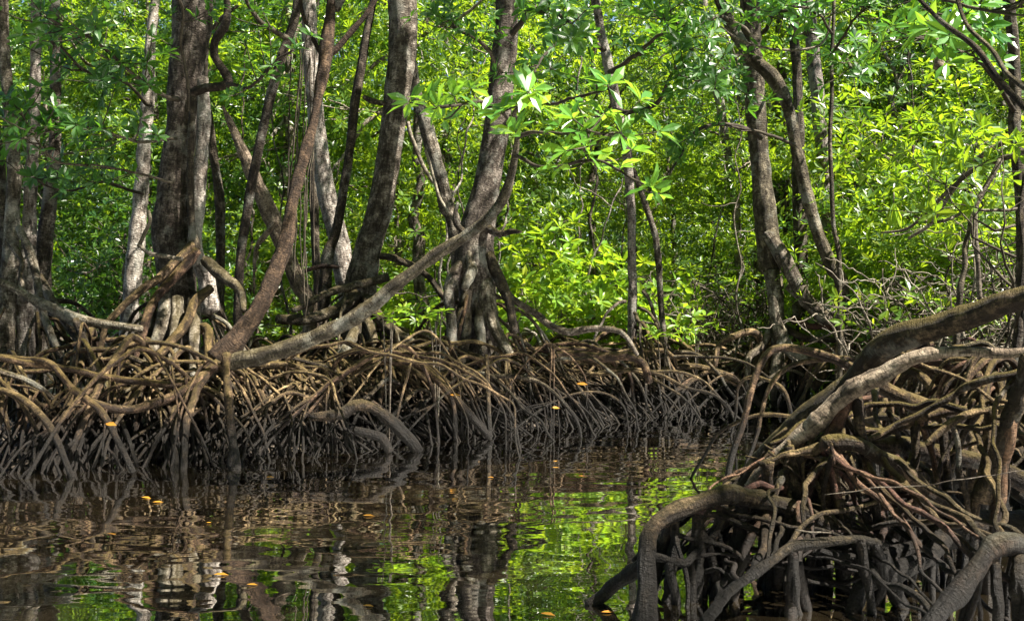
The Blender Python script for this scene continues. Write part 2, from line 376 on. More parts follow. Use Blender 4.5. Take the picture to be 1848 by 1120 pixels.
CAN = []
for s in range(4):
    m_, u_ = crown_mesh('crown', M['leaf'], 2.7, 2.7, 1.0, 8, 32, .15, seed=100 + s, k=7, cs=.30); CAN.append((m_, u_))  # dense clumps with wide holes, shaped to cast sun dapple from above the frame
canopy_n = 0
DCAN = crown_mesh('crown', M['leaf'], 2.7, 2.3, .8, 50, 20, .16, seed=140, k=7, cs=.45, shell=.2)
def canopy(root, c, base, r0, sc=1.0, mat=M['trunk_dark'], nl=5, dense=False):
    """a crown above the frame and the limbs that carry it"""
    global canopy_n
    me, u = CAN[canopy_n % 4]; canopy_n += 1; sc *= (.95, .6, .75)[canopy_n % 3] if not dense else 1
    if dense: me, u = DCAN
    o = obj('crown', me, root); loc = np.array(c) - np.array(root.location)
    o.location = loc; rz = random.uniform(0, 6.28); o.rotation_euler = (0, 0, rz); o.scale = (sc, sc, sc)
    cz, sz = math.cos(rz), math.sin(rz)
    cc = [np.array([(q[0] * cz - q[1] * sz), (q[0] * sz + q[1] * cz), q[2]]) * sc + np.array(c) for q in u]
    limbs(root, np.array(root.location), cc, base, r0, mat, n=nl, seed=canopy_n)

CUR = {}
def on_root(root, zmin=.3, near=None):
    L = CUR.get(root.name, [])
    for _ in range(12):
        if not L: return None
        c = random.choice(L); p = c[random.randrange(len(c))]
        if p[2] > zmin and (near is None or np.linalg.norm(p[:2] - near) < 1.4): return p
    return None
def prop_root(root, S0, E0, r0, mat, name='prop_root', arch=.15, p=2.2, fork=.5, sides=7, wob=.045, sink=-.25, lab=None, r1=.55, full=True):
    """an arching stilt root from S0 down to E0 (x, y)"""
    S0 = np.array(S0, float); tb = TB(); pts = []; n = 6
    ez = gh(E0[0], E0[1]) + sink
    if E0[1] > 6.5 and sdf(np.array([E0[0]]), np.array([E0[1]]), chan)[0] < -.3: E0 = S0[:2] + (np.array(E0) - S0[:2]) * .3
    E = np.array([E0[0], E0[1], ez])
    for i in range(n + 1):
        t = i / n
        h = S0[:2] + (E[:2] - S0[:2]) * (t ** .92)
        z = S0[2] + (ez - S0[2]) * t ** p + arch * math.sin(math.pi * t) * (1 - t * .4)
        pts.append(np.array([h[0], h[1], z]))
    rad = [r0 * (1 - (1 - r1) * i / n) for i in range(n + 1)]
    if full:
        q = S0[:2] - E[:2]; q = q / (np.linalg.norm(q) + 1e-6) * random.uniform(.15, .5)
        pts = [np.array([S0[0] + q[0] * 1.3, S0[1] + abs(q[1]) * 1.3, -.05]), np.array([S0[0] + q[0], S0[1] + abs(q[1]), S0[2] * .62])] + pts; rad = [r0 * .7, r0 * .85] + rad
    c, r, t = tb.tube(pts, rad, sides, wob, .13, step=max(.03, r0 * 1.2))
    CUR.setdefault(root.name, []).append(c)
    nf = sum(random.random() < fork for _ in range(2))
    for _ in range(nf):
        i = int(len(c) * random.uniform(.4, .8)); s = c[i]
        dr = E[:2] - s[:2]; a = random.choice((-1, 1)) * random.uniform(.3, .9)
        d2 = np.array([dr[0] * math.cos(a) - dr[1] * math.sin(a), dr[0] * math.sin(a) + dr[1] * math.cos(a)])
        e = np.array([s[0] + d2[0] * random.uniform(.7, 1.1), s[1] + d2[1] * random.uniform(.7, 1.1), ez])
        mid = s * .55 + e * .45 + np.array([0, 0, .1 * random.random() + (s[2] - ez) * .12])
        tb.tube([s, mid, e], [r[i] * .8, r[i] * .7, r[i] * .55], max(5, sides - 1), wob * .5, .13, step=max(.03, r0 * 1.2))
    o = tb.build(name, mat, root, np.array(root.location))
    if lab: o['label'] = lab
    return o

RS = .94
def px_part(root, name, pts, mat, Y0, Y1=None, sides=8, wob=.0, rough=.12, sink=None, label=None, parent=None, step=None):
    pw, rr = pxline(pts, Y0, Y1); rr = [q * RS for q in rr]
    if sink is not None: pw.append(np.array([pw[-1][0], pw[-1][1], sink])); rr.append(rr[-1] * .9)
    tb = TB(); c, r, t = tb.tube(pw, rr, sides, wob, rough, step=step)
    o = tb.build(name, mat, root, np.array(root.location))
    if label: o['label'] = label
    return o, c, r, t

def trunk_tree(label, pts, Y, mat, base, top_h=7.5, name='mangrove_tree', Y1=None, cs=1.0, coff=(0, 0), sides=16, crown=True, nl=5, group=None, rough=.1, cat='tree', step=None):
    """pts listed from the top down"""
    bw = P(base[0], base[1], Y1 or Y); g = gh(bw[0], bw[1])
    root = empty(name, (bw[0], bw[1], g), label, cat, group)
    pw, rr = pxline(pts, Y, Y1); rr = [q * RS for q in rr]
    if crown:
        d = pw[0] - pw[1]; d = d / np.linalg.norm(d); d[1] *= .3
        a = pw[0] + d * (top_h - pw[0][2]) * .45 ; b = np.array([a[0] + coff[0] * .4, a[1] + coff[1] * .4, top_h - .6])
        pw = [b, a] + pw; rr = [rr[0] * .55, rr[0] * .8] + rr
    pw.append(np.array([bw[0], bw[1], g - .2])); rr.append(rr[-1] * 1.1)
    tb = TB(); c, r, t = tb.tube(pw, rr, sides, 0.012, rough, step=step or max(.03, np.mean(rr) * .35))
    tb.build('trunk', mat, root, np.array(root.location))
    if crown: canopy(root, (pw[0][0] + coff[0], pw[0][1] + coff[1], top_h), pw[0], rr[0] * .5, cs, nl=nl)
    return root, pw, rr

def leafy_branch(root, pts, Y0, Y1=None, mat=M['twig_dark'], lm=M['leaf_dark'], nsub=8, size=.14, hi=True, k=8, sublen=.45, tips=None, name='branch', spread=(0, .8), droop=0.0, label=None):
    pw, rr = pxline(pts, Y0, Y1); tb = TB(); c, r, t = tb.tube(pw, rr, 6, .02, .12, step=.05)
    pos = [c[-1]]; ax = [t[-1] + np.array([0, 0, .5])]
    for i in range(nsub):
        j = int(len(c) * random.uniform(.25, .97)); s = c[min(j, len(c) - 1)]
        d = nrm(np.array([random.uniform(-1, 1), random.uniform(-1, 1), random.uniform(-.35, .6) - droop]) + t[min(j, len(c) - 1)] * .7)
        L = sublen * random.uniform(.4, 1.2); e = s + d * L; m = s + d * L * .5 + np.array([0, 0, -.05 * L])
        tb.tube([s, m, e], [.006, .005, .004], 4, .01, .1, step=.06)
        pos.append(e); ax.append(d + np.array([0, 0, .7]))
        if random.random() < .5: pos.append(m); ax.append(d + np.array([0, 0, .9]))
    if tips:
        for (x, y, Y) in tips:
            e = P(x, y, Y); j = int(np.argmin(np.linalg.norm(c - e, axis=1))); s = c[j]
            d = e - s; tb.tube([s, s + d * .5 + np.array([0, 0, -.03]), e], [.008, .006, .005], 5, .012, .1, step=.05)
            pos.append(e); ax.append(nrm(d) * .5 + np.array([0, -.1, .8]))
    b = tb.build(name, mat, root, np.array(root.location))
    r0 = np.random.default_rng(random.randrange(1 << 30))
    V, T, Q = rosettes(np.array(pos), np.array(ax), size, k, hi, r0, spread)
    lo = obj('leaves', mesh('leaves', V - np.array(root.location), T, Q, lm, smooth=False), b)
    if label: b['label'] = label
    return b

# ------------------------------------------------------------ LEFT BANK TREES (traced)
TR = {}
# three-stemmed tree at the left edge
root, pw, rr = trunk_tree('three-stemmed grey mangrove at the left edge with dappled bark', [(98, -20, 9), (101, 100, 11), (99, 230, 11), (93, 330, 13), (82, 430, 16), (72, 540, 20)], 11.0, M['trunk'], (60, 620), top_h=7.6, coff=(.5, -1), cs=1.0)
TR['left'] = root
px_part(root, 'trunk', [(66, -60, 9), (64, 120, 10), (60, 250, 11), (56, 330, 12), (52, 430, 14), (46, 560, 18)], M['trunk_pale'], 10.8, sides=16, sink=.1, rough=.1, step=.05)
px_part(root, 'trunk', [(2, -60, 10), (8, 100, 11), (18, 200, 12), (25, 300, 13), (22, 400, 14), (16, 500, 17), (8, 620, 20)], M['trunk'], 10.7, sides=16, sink=.1, rough=.1, step=.05)
px_part(root, 'trunk', [(-14, 200, 8), (0, 300, 9), (8, 420, 9), (4, 600, 12)], M['trunk_dark'], 11.3, sides=10, sink=.1)
for pts in ([(34, 410, 7), (52, 450, 9), (66, 500, 8), (72, 540, 7), (85, 585, 7), (110, 645, 6)], [(20, 440, 8), (40, 470, 5), (38, 500, 5), (48, 545, 4)],
            [(70, 500, 10), (105, 560, 9), (140, 610, 9), (150, 640, 7)], [(60, 540, 9), (90, 560, 8), (170, 600, 7)]):
    px_part(root, 'prop_root', pts, M['trunk'], 10.4, 9.9, wob=.01)

root, pw, rr = trunk_tree('slim straight brown trunk just left of the thickest trunk', [(284, -20, 9), (273, 60, 10), (268, 150, 12), (262, 240, 13), (256, 330, 14), (247, 430, 16), (238, 520, 17)], 12.2, M['trunk_pale'], (222, 610), top_h=8, coff=(.2, -1.0))
TR['slim'] = root
leafy_branch(root, [(270, 190, 4), (225, 150, 3), (160, 130, 3), (90, 60, 2)], 12, 9.5, nsub=16, size=.15)
leafy_branch(root, [(258, 350, 3), (190, 330, 3), (120, 345, 2), (60, 320, 1.5)], 12, 10, nsub=12, size=.14)

root, pw, rr = trunk_tree('thickest trunk on the left bank, grey with a crooked bare branch', [(350, -20, 38), (346, 60, 36), (336, 150, 34), (326, 240, 31), (317, 330, 32), (312, 420, 36), (318, 500, 34)], 10.6, M['trunk'], (322, 660), top_h=8.2, coff=(1.6, -1.8), cs=1.15, sides=28, nl=6)
TR['thick'] = root
px_part(root, 'trunk', [(366, 140, 10), (368, 220, 13), (362, 300, 13), (356, 380, 14), (352, 450, 14), (372, 500, 18), (380, 560, 20)], M['trunk_pale'], 10.45, sides=14, rough=.1, step=.05)
px_part(root, 'trunk', [(348, 170, 6), (345, 250, 7), (344, 330, 7), (346, 400, 7), (352, 450, 10)], M['trunk_dark'], 10.2, sides=10)
px_part(root, 'branch', [(346, 168, 9), (372, 160, 9), (398, 156, 9), (413, 146, 10), (400, 122, 8), (386, 100, 8), (388, 74, 8), (404, 50, 9), (410, 20, 7), (404, -30, 6)], M['trunk_dark'], 10.2, 10.0, sides=10, wob=.008, label='crooked bare branch bending back up like a hook')
leafy_branch(root, [(410, 153, 4), (445, 155, 3), (480, 130, 3), (530, 90, 2)], 10, 9.4, nsub=7, size=.12)
leafy_branch(root, [(340, 200, 3), (330, 90, 3), (332, 20, 3), (300, -40, 3)], 9.9, 9.4, nsub=10, size=.13)
leafy_branch(root, [(322, 180, 5), (290, 165, 4), (230, 130, 3), (150, 60, 3), (80, 30, 2)], 9.9, 8.6, nsub=22, size=.14)
leafy_branch(root, [(318, 250, 3), (250, 255, 3), (150, 230, 2), (40, 250, 2)], 10, 8.5, nsub=20, size=.13)
leafy_branch(root, [(312, 330, 2.5), (200, 300, 2), (100, 290, 2), (20, 180, 2)], 10, 8.6, nsub=16, size=.13)
for pts, m in (([(350, 440, 10), (325, 465, 9), (290, 500, 9), (255, 520, 8), (215, 560, 7), (190, 590, 6), (182, 640, 5), (192, 690, 5)], 'root'),
            ([(352, 450, 12), (318, 500, 10), (280, 540, 9), (260, 590, 9), (235, 650, 8), (205, 700, 7)], 'root'),
            ([(372, 470, 12), (400, 495, 12), (430, 520, 9), (440, 560, 7)], 'trunk_dark'),
            ([(336, 560, 9), (345, 600, 10), (370, 590, 9), (378, 620, 9), (375, 660, 8)], 'root_mossy'),
            ([(320, 540, 12), (318, 600, 12), (300, 660, 12), (280, 720, 11)], 'trunk'), ([(350, 540, 13), (352, 600, 12), (350, 680, 10)], 'trunk'),
            ([(300, 520, 12), (290, 590, 12), (262, 660, 11), (235, 720, 9)], 'trunk'),
            ([(380, 520, 10), (350, 545, 10), (330, 590, 10), (290, 640, 9), (240, 680, 8)], 'root_mossy')):
    px_part(root, 'prop_root', pts, M[m], 10.2, 9.5, wob=.012)
px_part(root, 'branch', [(250, 440, 4), (268, 456, 4), (300, 463, 4), (330, 468, 4)], M['twig'], 9.9)
px_part(root, 'branch', [(268, 380, 3.5), (270, 400, 4), (256, 432, 4), (250, 445, 4)], M['twig_dark'], 9.9)

root, pw, rr = trunk_tree('thin dark trunk close behind the right side of the thickest trunk', [(376, 200, 8), (388, 300, 9), (398, 380, 10), (397, 480, 9)], 12.6, M['trunk_dark'], (396, 580), crown=False, sides=12)
leafy_branch(root, [(378, 230, 5), (370, 150, 4), (380, 60, 4), (430, 10, 3)], 12.5, 12.5, nsub=9, lm=M['leaf'])
root, pw, rr = trunk_tree('slim dark mangrove leaning right, in front of the fallen pale log', [(540, -20, 8), (530, 40, 9), (506, 110, 9), (482, 200, 9), (462, 290, 9), (446, 380, 9), (432, 500, 9)], 11.6, M['trunk_dark'], (425, 600), top_h=7.8, coff=(.8, -1.4), sides=12)
leafy_branch(root, [(520, 70, 5), (470, 40, 4), (440, -10, 3)], 11.5, 11, nsub=8, lm=M['leaf_dark'])
# dead pale leaning log
bw = P(556, 560, 12.4)
dead = empty('dead_log', (bw[0], bw[1], gh(bw[0], bw[1])), 'broken pale dead trunk leaning left with a splintered tip', 'dead tree')
px_part(dead, 'log', [(402, 192, 2.5), (412, 214, 6), (428, 250, 9), (450, 300, 12), (480, 370, 15), (510, 440, 17), (538, 510, 15), (560, 560, 14)], M['dead'], 12.4, sides=14, sink=.1, rough=.18, step=.06)
px_part(dead, 'branch', [(500, 400, 5), (478, 425, 6), (462, 450, 4), (458, 510, 2.5), (458, 530, 2)], M['dead'], 12.2)
px_part(dead, 'branch', [(548, 490, 4), (580, 480, 4), (612, 482, 3)], M['red'], 12.2)

root, pw, rr = trunk_tree('pale sunlit trunk just left of the second thick trunk', [(556, -20, 14), (560, 100, 15), (567, 180, 14), (576, 270, 17), (592, 360, 19), (610, 430, 20), (624, 510, 20)], 13.6, M['trunk_pale'], (660, 620), top_h=8.5, coff=(1, -1.4), sides=18)
TR['pale'] = root
px_part(root, 'trunk', [(562, 250, 8), (566, 330, 9), (568, 420, 9), (574, 540, 9)], M['trunk_dark'], 14.4, sides=10, sink=.1)
root, pw, rr = trunk_tree('slim dark trunk between the pale sunlit trunk and the second thick trunk', [(676, -30, 6), (662, 60, 8), (650, 140, 9), (636, 230, 9), (622, 320, 9), (606, 420, 10), (590, 490, 12)], 12.6, M['trunk_dark'], (572, 560), top_h=7.6, coff=(.5, -1), sides=12)
px_part(root, 'branch', [(656, 174, 4), (670, 182, 6), (690, 186, 5), (720, 190, 4)], M['trunk_dark'], 12.5)
root, pw, rr = trunk_tree('second thick trunk of the left bank, grey and leaning slightly right', [(724, -20, 26), (728, 60, 26), (720, 150, 24), (706, 240, 24), (696, 320, 24), (680, 400, 25), (662, 470, 27), (648, 540, 30)], 12.6, M['trunk'], (640, 610), top_h=8.6, coff=(1.2, -2), cs=1.1, sides=24, nl=6)
TR['second'] = root
px_part(root, 'prop_root', [(686, 462, 7), (712, 466, 7), (742, 478, 7), (775, 500, 6), (795, 530, 6), (812, 545, 5)], M['trunk_dark'], 12.5, wob=.01)
for pts in ([(640, 530, 14), (610, 560, 12), (560, 575, 12), (500, 575, 9)], [(660, 540, 14), (700, 590, 12), (745, 620, 10)], [(645, 560, 13), (668, 590, 9), (680, 640, 8)],
            [(655, 550, 12), (640, 600, 12), (610, 650, 10)], [(700, 500, 8), (620, 520, 8), (570, 540, 7), (530, 560, 6)]):
    px_part(root, 'prop_root', pts, M['trunk_dark'], 12.4, 11.6, wob=.012)
root, pw, rr = trunk_tree('mottled grey trunk bent behind the central trunk, forking off its base', [(700, -30, 9), (722, 40, 9), (744, 120, 12), (752, 175, 12), (768, 230, 14), (788, 300, 14), (806, 370, 14), (824, 430, 14)], 13.4, M['trunk'], (838, 580), top_h=8, sides=14, coff=(.6, -.8))
px_part(root, 'branch', [(768, 270, 3), (785, 330, 3), (795, 360, 3), (820, 400, 3), (838, 425, 3)], M['twig'], 12.3)
px_part(root, 'branch', [(736, 220, 4), (742, 245, 4), (764, 300, 4), (782, 330, 3)], M['twig'], 12.8)

root, pw, rr = trunk_tree('central flared trunk standing on knobbly arched stilt roots', [(918, -20, 23), (912, 80, 24), (904, 160, 24), (895, 240, 25), (886, 300, 25), (872, 370, 29), (862, 430, 33), (858, 480, 37), (862, 525, 36)], 11.8, M['trunk'], (866, 600), top_h=8.4, coff=(1.6, -2.2), cs=1.15, sides=28, nl=6)
TR['central'] = root
for pts, m in (([(838, 470, 11), (818, 500, 13), (809, 530, 11), (814, 570, 10), (816, 640, 9)], 'trunk'), ([(850, 500, 13), (842, 550, 10), (842, 600, 9), (832, 660, 8)], 'trunk_dark'),
            ([(872, 500, 17), (884, 560, 14), (898, 600, 12), (920, 640, 9)], 'trunk'), ([(862, 530, 14), (868, 590, 10), (872, 640, 9)], 'trunk'),
            ([(880, 460, 12), (908, 515, 11), (918, 545, 9), (928, 600, 7)], 'trunk_dark'), ([(896, 510, 7), (930, 545, 7), (965, 565, 7), (990, 585, 7), (1025, 598, 7), (1070, 592, 6), (1120, 600, 5), (1150, 640, 4)], 'trunk'),
            ([(845, 430, 7), (850, 478, 9), (850, 495, 10), (838, 520, 7)], 'trunk'),
            ([(868, 400, 8), (895, 420, 7), (925, 418, 5), (940, 418, 3)], 'trunk_dark')):
    px_part(root, 'prop_root', pts, M[m], 11.7, 11.3, wob=.01, sides=12, rough=.16)
leafy_branch(root, [(905, 130, 5), (880, 90, 4), (840, 60, 3), (800, 30, 3)], 11.6, 11, nsub=14, lm=M['leaf_dark'])
leafy_branch(root, [(925, 60, 6), (960, 20, 5), (1010, 30, 4), (1040, 60, 3)], 11.5, 9.5, nsub=16, lm=M['leaf_dark'], size=.16)

# the crossing front tree: stem A goes up, stem B leans right and carries the leafy spray
bw = P(392, 700, 9.3); root = empty('mangrove_tree', (bw[0], bw[1], gh(bw[0], bw[1])), 'two-stemmed front mangrove crossing in a wide V, with the big leafy spray at mid picture', 'tree')
TR['front'] = root
px_part(root, 'trunk', [(604, -60, 9), (598, 0, 10), (591, 80, 12), (579, 150, 11), (566, 220, 10), (549, 280, 11), (531, 350, 12), (516, 430, 15), (492, 500, 17), (465, 560, 19), (428, 612, 22), (388, 650, 22)], M['red'], 9.9, 9.3, sides=18, rough=.2, step=.035, label='reddish flaking stem rising to the right')
px_part(root, 'trunk', [(934, 228, 4), (932, 262, 6), (924, 310, 8), (908, 358, 10), (880, 395, 10), (842, 424, 12), (790, 458, 12), (720, 510, 13), (650, 566, 14), (560, 612, 15), (470, 642, 16), (410, 655, 16)], M['trunk_dark'], 8.3, 9.2, sides=18, rough=.15, step=.04, label='long dark stem leaning far right over the roots')
px_part(root, 'branch', [(842, 424, 7), (824, 405, 6), (822, 385, 5), (826, 365, 3)], M['trunk_dark'], 8.8)
px_part(root, 'branch', [(590, 100, 8), (604, 92, 6), (630, 62, 6), (665, 20, 5), (700, -40, 5)], M['red'], 9.9)
px_part(root, 'branch', [(586, 110, 5), (560, 60, 4), (545, 20, 4), (540, -30, 4)], M['red'], 9.9)
canopy(root, (-1.2, 8.6, 6.8), P(604, -60, 9.9), .05, .9)
px_part(root, 'trunk', [(408, 640, 8), (410, 690, 8), (414, 740, 8), (420, 800, 9), (424, 850, 10)], M['root'], 9.1, 8.5, sides=12, rough=.3, label='flaking upright root standing in the water')
for pts, m in (([(395, 655, 12), (350, 690, 10), (300, 720, 9), (245, 738, 8), (200, 735, 8), (150, 720, 8)], 'root'), ([(380, 650, 11), (340, 690, 8), (250, 690, 7), (180, 680, 7), (100, 660, 7), (0, 645, 7)], 'root_mossy'),
            ([(385, 655, 9), (355, 700, 8), (345, 740, 8), (335, 790, 7), (330, 850, 7)], 'root'), ([(318, 705, 8), (316, 760, 8), (316, 850, 8)], 'root_mossy')):
    px_part(root, 'prop_root', pts, M[m], 9.2, 8.5, wob=.012)
# leafy spray
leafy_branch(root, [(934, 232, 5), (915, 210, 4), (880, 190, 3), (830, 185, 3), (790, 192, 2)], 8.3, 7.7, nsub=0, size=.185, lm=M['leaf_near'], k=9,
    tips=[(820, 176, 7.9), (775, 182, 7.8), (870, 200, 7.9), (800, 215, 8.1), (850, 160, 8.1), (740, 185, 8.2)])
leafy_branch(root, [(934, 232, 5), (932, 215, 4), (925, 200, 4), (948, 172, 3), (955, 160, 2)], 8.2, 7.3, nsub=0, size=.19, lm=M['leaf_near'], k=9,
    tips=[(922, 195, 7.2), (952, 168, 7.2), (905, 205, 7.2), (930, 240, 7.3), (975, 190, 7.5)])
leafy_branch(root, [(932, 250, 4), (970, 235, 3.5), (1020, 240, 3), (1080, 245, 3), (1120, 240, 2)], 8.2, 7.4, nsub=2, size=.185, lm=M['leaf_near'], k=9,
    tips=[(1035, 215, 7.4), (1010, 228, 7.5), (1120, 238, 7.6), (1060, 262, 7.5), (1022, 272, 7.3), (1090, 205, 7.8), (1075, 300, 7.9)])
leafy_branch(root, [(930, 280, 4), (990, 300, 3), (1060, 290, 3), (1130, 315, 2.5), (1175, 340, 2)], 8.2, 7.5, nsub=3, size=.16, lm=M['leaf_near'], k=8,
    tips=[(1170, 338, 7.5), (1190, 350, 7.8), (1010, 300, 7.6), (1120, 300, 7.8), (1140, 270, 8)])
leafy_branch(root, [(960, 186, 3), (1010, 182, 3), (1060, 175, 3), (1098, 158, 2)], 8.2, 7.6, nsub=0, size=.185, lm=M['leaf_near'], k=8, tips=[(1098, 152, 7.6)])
# hanging aerial roots below stem A
hr = TR['front']
for i in range(11):
    x = 522 + i * 4.2 + random.uniform(-3, 3); y0 = random.uniform(60, 300); y1 = random.uniform(380, 600); Yd = random.uniform(9.6, 10.4)
    px_part(hr, 'aerial_root', [(x + random.uniform(0, 25), y0 - 60, 1.3), (x, (y0 + y1) / 2, 1.4), (x + random.uniform(-5, 5), y1, 1.2)], M['twig_dark'], Yd, wob=.02, sides=5, step=.06)

# slender tree of the bank's far end
root, pw, rr = trunk_tree('thin pale trunk rising from the far tip of the left root bank', [(1068, -20, 8), (1090, 80, 9), (1106, 160, 10), (1122, 230, 9), (1134, 300, 9), (1139, 400, 8), (1141, 500, 9)], 13.2, M['trunk_pale'], (1142, 640), top_h=8, coff=(.5, -1.5), sides=12)
TR['tip'] = root
px_part(root, 'branch', [(1140, 300, 5), (1165, 370, 6), (1185, 440, 6), (1192, 540, 6), (1200, 640, 6)], M['trunk'], 13.6)
leafy_branch(root, [(1100, 130, 5), (1150, 100, 4), (1200, 60, 3), (1250, 90, 3)], 13, 11, nsub=16, lm=M['leaf_dark'], size=.16)
leafy_branch(root, [(1115, 200, 5), (1180, 190, 4), (1230, 120, 3), (1290, 160, 3)], 13, 10.5, nsub=16, lm=M['leaf_dark'], size=.16)
leafy_branch(root, [(1090, 90, 5), (1040, 60, 4), (990, 90, 3), (960, 140, 2)], 13, 10.5, nsub=14, lm=M['leaf_dark'], size=.16)

def rootring(root, c, rad, n, z=(.4, .9), r=(.014, .04), mats=('root', 'trunk_dark', 'root_mossy'), ang=(0, 6.28), p=(1.6, 3), kids=.5):
    for i in range(n):
        a = random.uniform(*ang); d = random.uniform(.35, 1) * rad
        if sdf(np.array([c[0] + d * math.cos(a)]), np.array([c[1] + d * math.sin(a)]), chan)[0] < -.1: d *= .35
        prop_root(root, (c[0] + .12 * math.cos(a), c[1] + .12 * math.sin(a), random.uniform(*z)), (c[0] + d * math.cos(a), c[1] + d * math.sin(a)), random.uniform(*r), M[random.choice(mats)], arch=random.uniform(.0, .15), p=random.uniform(*p), sides=7, fork=kids, wob=.03, full=False)
# ------------------------------------------------------------ the mass of stilt roots on the left bank
ledge = np.array(left_edge)
def edge_at(u):
    L = np.concatenate([[0], np.cumsum(np.linalg.norm(np.diff(ledge, axis=0), axis=1))]); s = u * L[-1]
    return np.array([np.interp(s, L, ledge[:, 0]), np.interp(s, L, ledge[:, 1])])
own = [('left', 0.0, .13, 66), ('thick', .13, .30, 80), ('front', .25, .42, 78), ('second', .40, .58, 80), ('central', .55, .82, 85), ('tip', .78, 1.0, 90)]
for key, a, b, n in own:
    root = TR[key]
    for i in range(n):
        u = random.uniform(a, b); e = edge_at(u)
        if key == 'tip' and i % 2: u = random.uniform(.9, 1); e = edge_at(u)
        back = (random.random() ** 1.1 * 1.15 - .03) * (.45 if u > .9 else 1)
        lat = -random.uniform(.2, 2.3) if u > .28 else random.choice((-1, -1, 1)) * random.uniform(.1, 1.4)
        if random.random() < .15: lat = -lat * .7
        run = random.uniform(.5, 2.2)
        E0 = np.array([e[0] - back * .1, e[1] + back]); 
        S_ = np.array([E0[0] + lat, E0[1] + run, 0])
        top = .98 - .32 * u
        z = random.uniform(.35, 1.15) * top
        S_[2] = z
        if u > .85: S_[1] = min(S_[1], 14.2)
        mk = random.choices(('root', 'root_mossy', 'trunk_dark', 'root_dark'), (5, 4, 2, 1.5))[0]
        S2 = on_root(root, .35, E0 + np.array([lat * .5, .4])) if i > 25 and random.random() < .6 else None
        full = S2 is None; S_ = S_ if full else S2
        prop_root(root, S_, E0, random.uniform(.009, .022) if random.random() < .85 else random.uniform(.022, .036), M[mk], arch=random.uniform(.02, .22), p=random.uniform(.9, 1.45), fork=.6, full=full, wob=.016)
    tb = TB()      # the finest of this tree's roots, too many to tell apart
    for i in range(130):
        u = random.uniform(a, b); e = edge_at(u); back = random.random() * 1.5; lat = -random.uniform(.3, 1.7) if u > .28 else random.uniform(-.9, .7)
        p = on_root(root, .3, e + np.array([lat * .5, back]))
        if p is None: continue
        q = np.array([p[0] - lat * random.uniform(.4, 1.0), p[1] - random.uniform(.2, .9), -.15]); r0 = random.uniform(.006, .016)
        if sdf(q[:1], q[1:2], chan)[0] < -.15: q[:2] = p[:2]
        m = p * .5 + q * .5 + np.array([0, 0, random.uniform(.0, .14)])
        tb.tube([p, m, q], [r0, r0 * .9, r0 * .7], 5, .015, .14, step=.06)
    tb.build('root_tangle', M['root'], root, np.array(root.location))['kind'] = 'stuff'
    if key != 'front':
        c0 = np.array(root.location)[:2]
        rootring(root, c0, 1.3, 12, (.8, 1.45), (.014, .027), ('trunk', 'root', 'trunk_dark'), (math.pi * .9, math.pi * 2.1), (1.3, 2.2), kids=.2)
# long low roots lying along the top of the mass
for key, a, b, n in own:
    root = TR[key]
    for i in range(12):
        u = random.uniform(a, b); e = edge_at(u); Yb = e[1] + random.uniform(.8, 2.6); x = e[0]
        z0 = random.uniform(.55, .9) * (1.02 - .3 * u); L = random.uniform(.8, 2.0); s = random.choice((-1, 1))
        pts = [np.array([x, Yb, z0]), np.array([x + s * L * .35, Yb - .1, z0 + random.uniform(0, .12)]), np.array([x + s * L * .7, Yb - random.uniform(.1, .5), z0 - .05]), np.array([x + s * L, Yb - random.uniform(.2, .8), z0 - random.uniform(.3, .6)]), np.array([x + s * L * 1.1, Yb - random.uniform(.4, .9), -.1])]
        pts = [np.array([x - s * .3, Yb + .2, -.1]), np.array([x - s * .15, Yb + .1, z0 * .7])] + pts
        r0 = random.uniform(.012, .026); tb = TB(); tb.tube(pts, [r0 * .7, r0 * .9, r0, r0, r0 * .8, r0 * .6, r0 * .5], 8, .05, .14)
        tb.build('prop_root', M[random.choice(('root', 'root_mossy', 'root', 'trunk_dark'))], root, np.array(root.location))
# named, clearly visible ones
root = TR['left']
px_part(root, 'prop_root', [(-20, 500, 7), (30, 522, 8), (60, 540, 9), (110, 562, 10), (150, 578, 10), (200, 586, 8), (255, 594, 7)], M['trunk'], 9.7, 9.4, sides=10, label='long pale root lying across the bank like a pole')
px_part(root, 'prop_root', [(-20, 640, 5), (40, 648, 6), (90, 655, 6), (130, 700, 7), (180, 740, 7), (215, 800, 6), (240, 850, 6)], M['root_mossy'], 8.7, 8.2, sides=10)
px_part(root, 'prop_root', [(135, 575, 7), (150, 610, 8), (165, 650, 7), (172, 690, 6)], M['trunk_dark'], 9.4)
px_part(root, 'prop_root', [(-10, 700, 6), (40, 720, 7), (90, 770, 7), (130, 860, 6)], M['root_mossy'], 8.6, 8.1, sides=10)
root = TR['second']
px_part(root, 'prop_root', [(560, 752, 8), (600, 750, 11), (626, 742, 12), (640, 732, 12), (668, 734, 11), (700, 755, 11), (726, 780, 12), (745, 800, 13), (752, 815, 14)], M['root_dark'], 9.3, 9.45, sides=14, rough=.16, label='thick dark bent root arching low over the waterline')
px_part(root, 'prop_root', [(640, 776, 8), (665, 782, 9), (690, 790, 10), (702, 815, 9)], M['root'], 9.35, 9.4, sides=10)
root = TR['central']
px_part(root, 'prop_root', [(640, 668, 7), (700, 650, 8), (760, 658, 8), (790, 685, 8), (815, 710, 7), (850, 750, 7), (885, 790, 7)], M['root_mossy'], 10.4, 10.2, sides=10)
px_part(root, 'prop_root', [(700, 652, 5), (760, 660, 5), (800, 700, 5), (818, 730, 5), (822, 795, 5)], M['root_mossy'], 10.3, 10.2)
px_part(root, 'prop_root', [(878, 640, 4), (880, 700, 4.5), (884, 788, 5)], M['root'], 10.5, 10.3)
root = TR['tip']
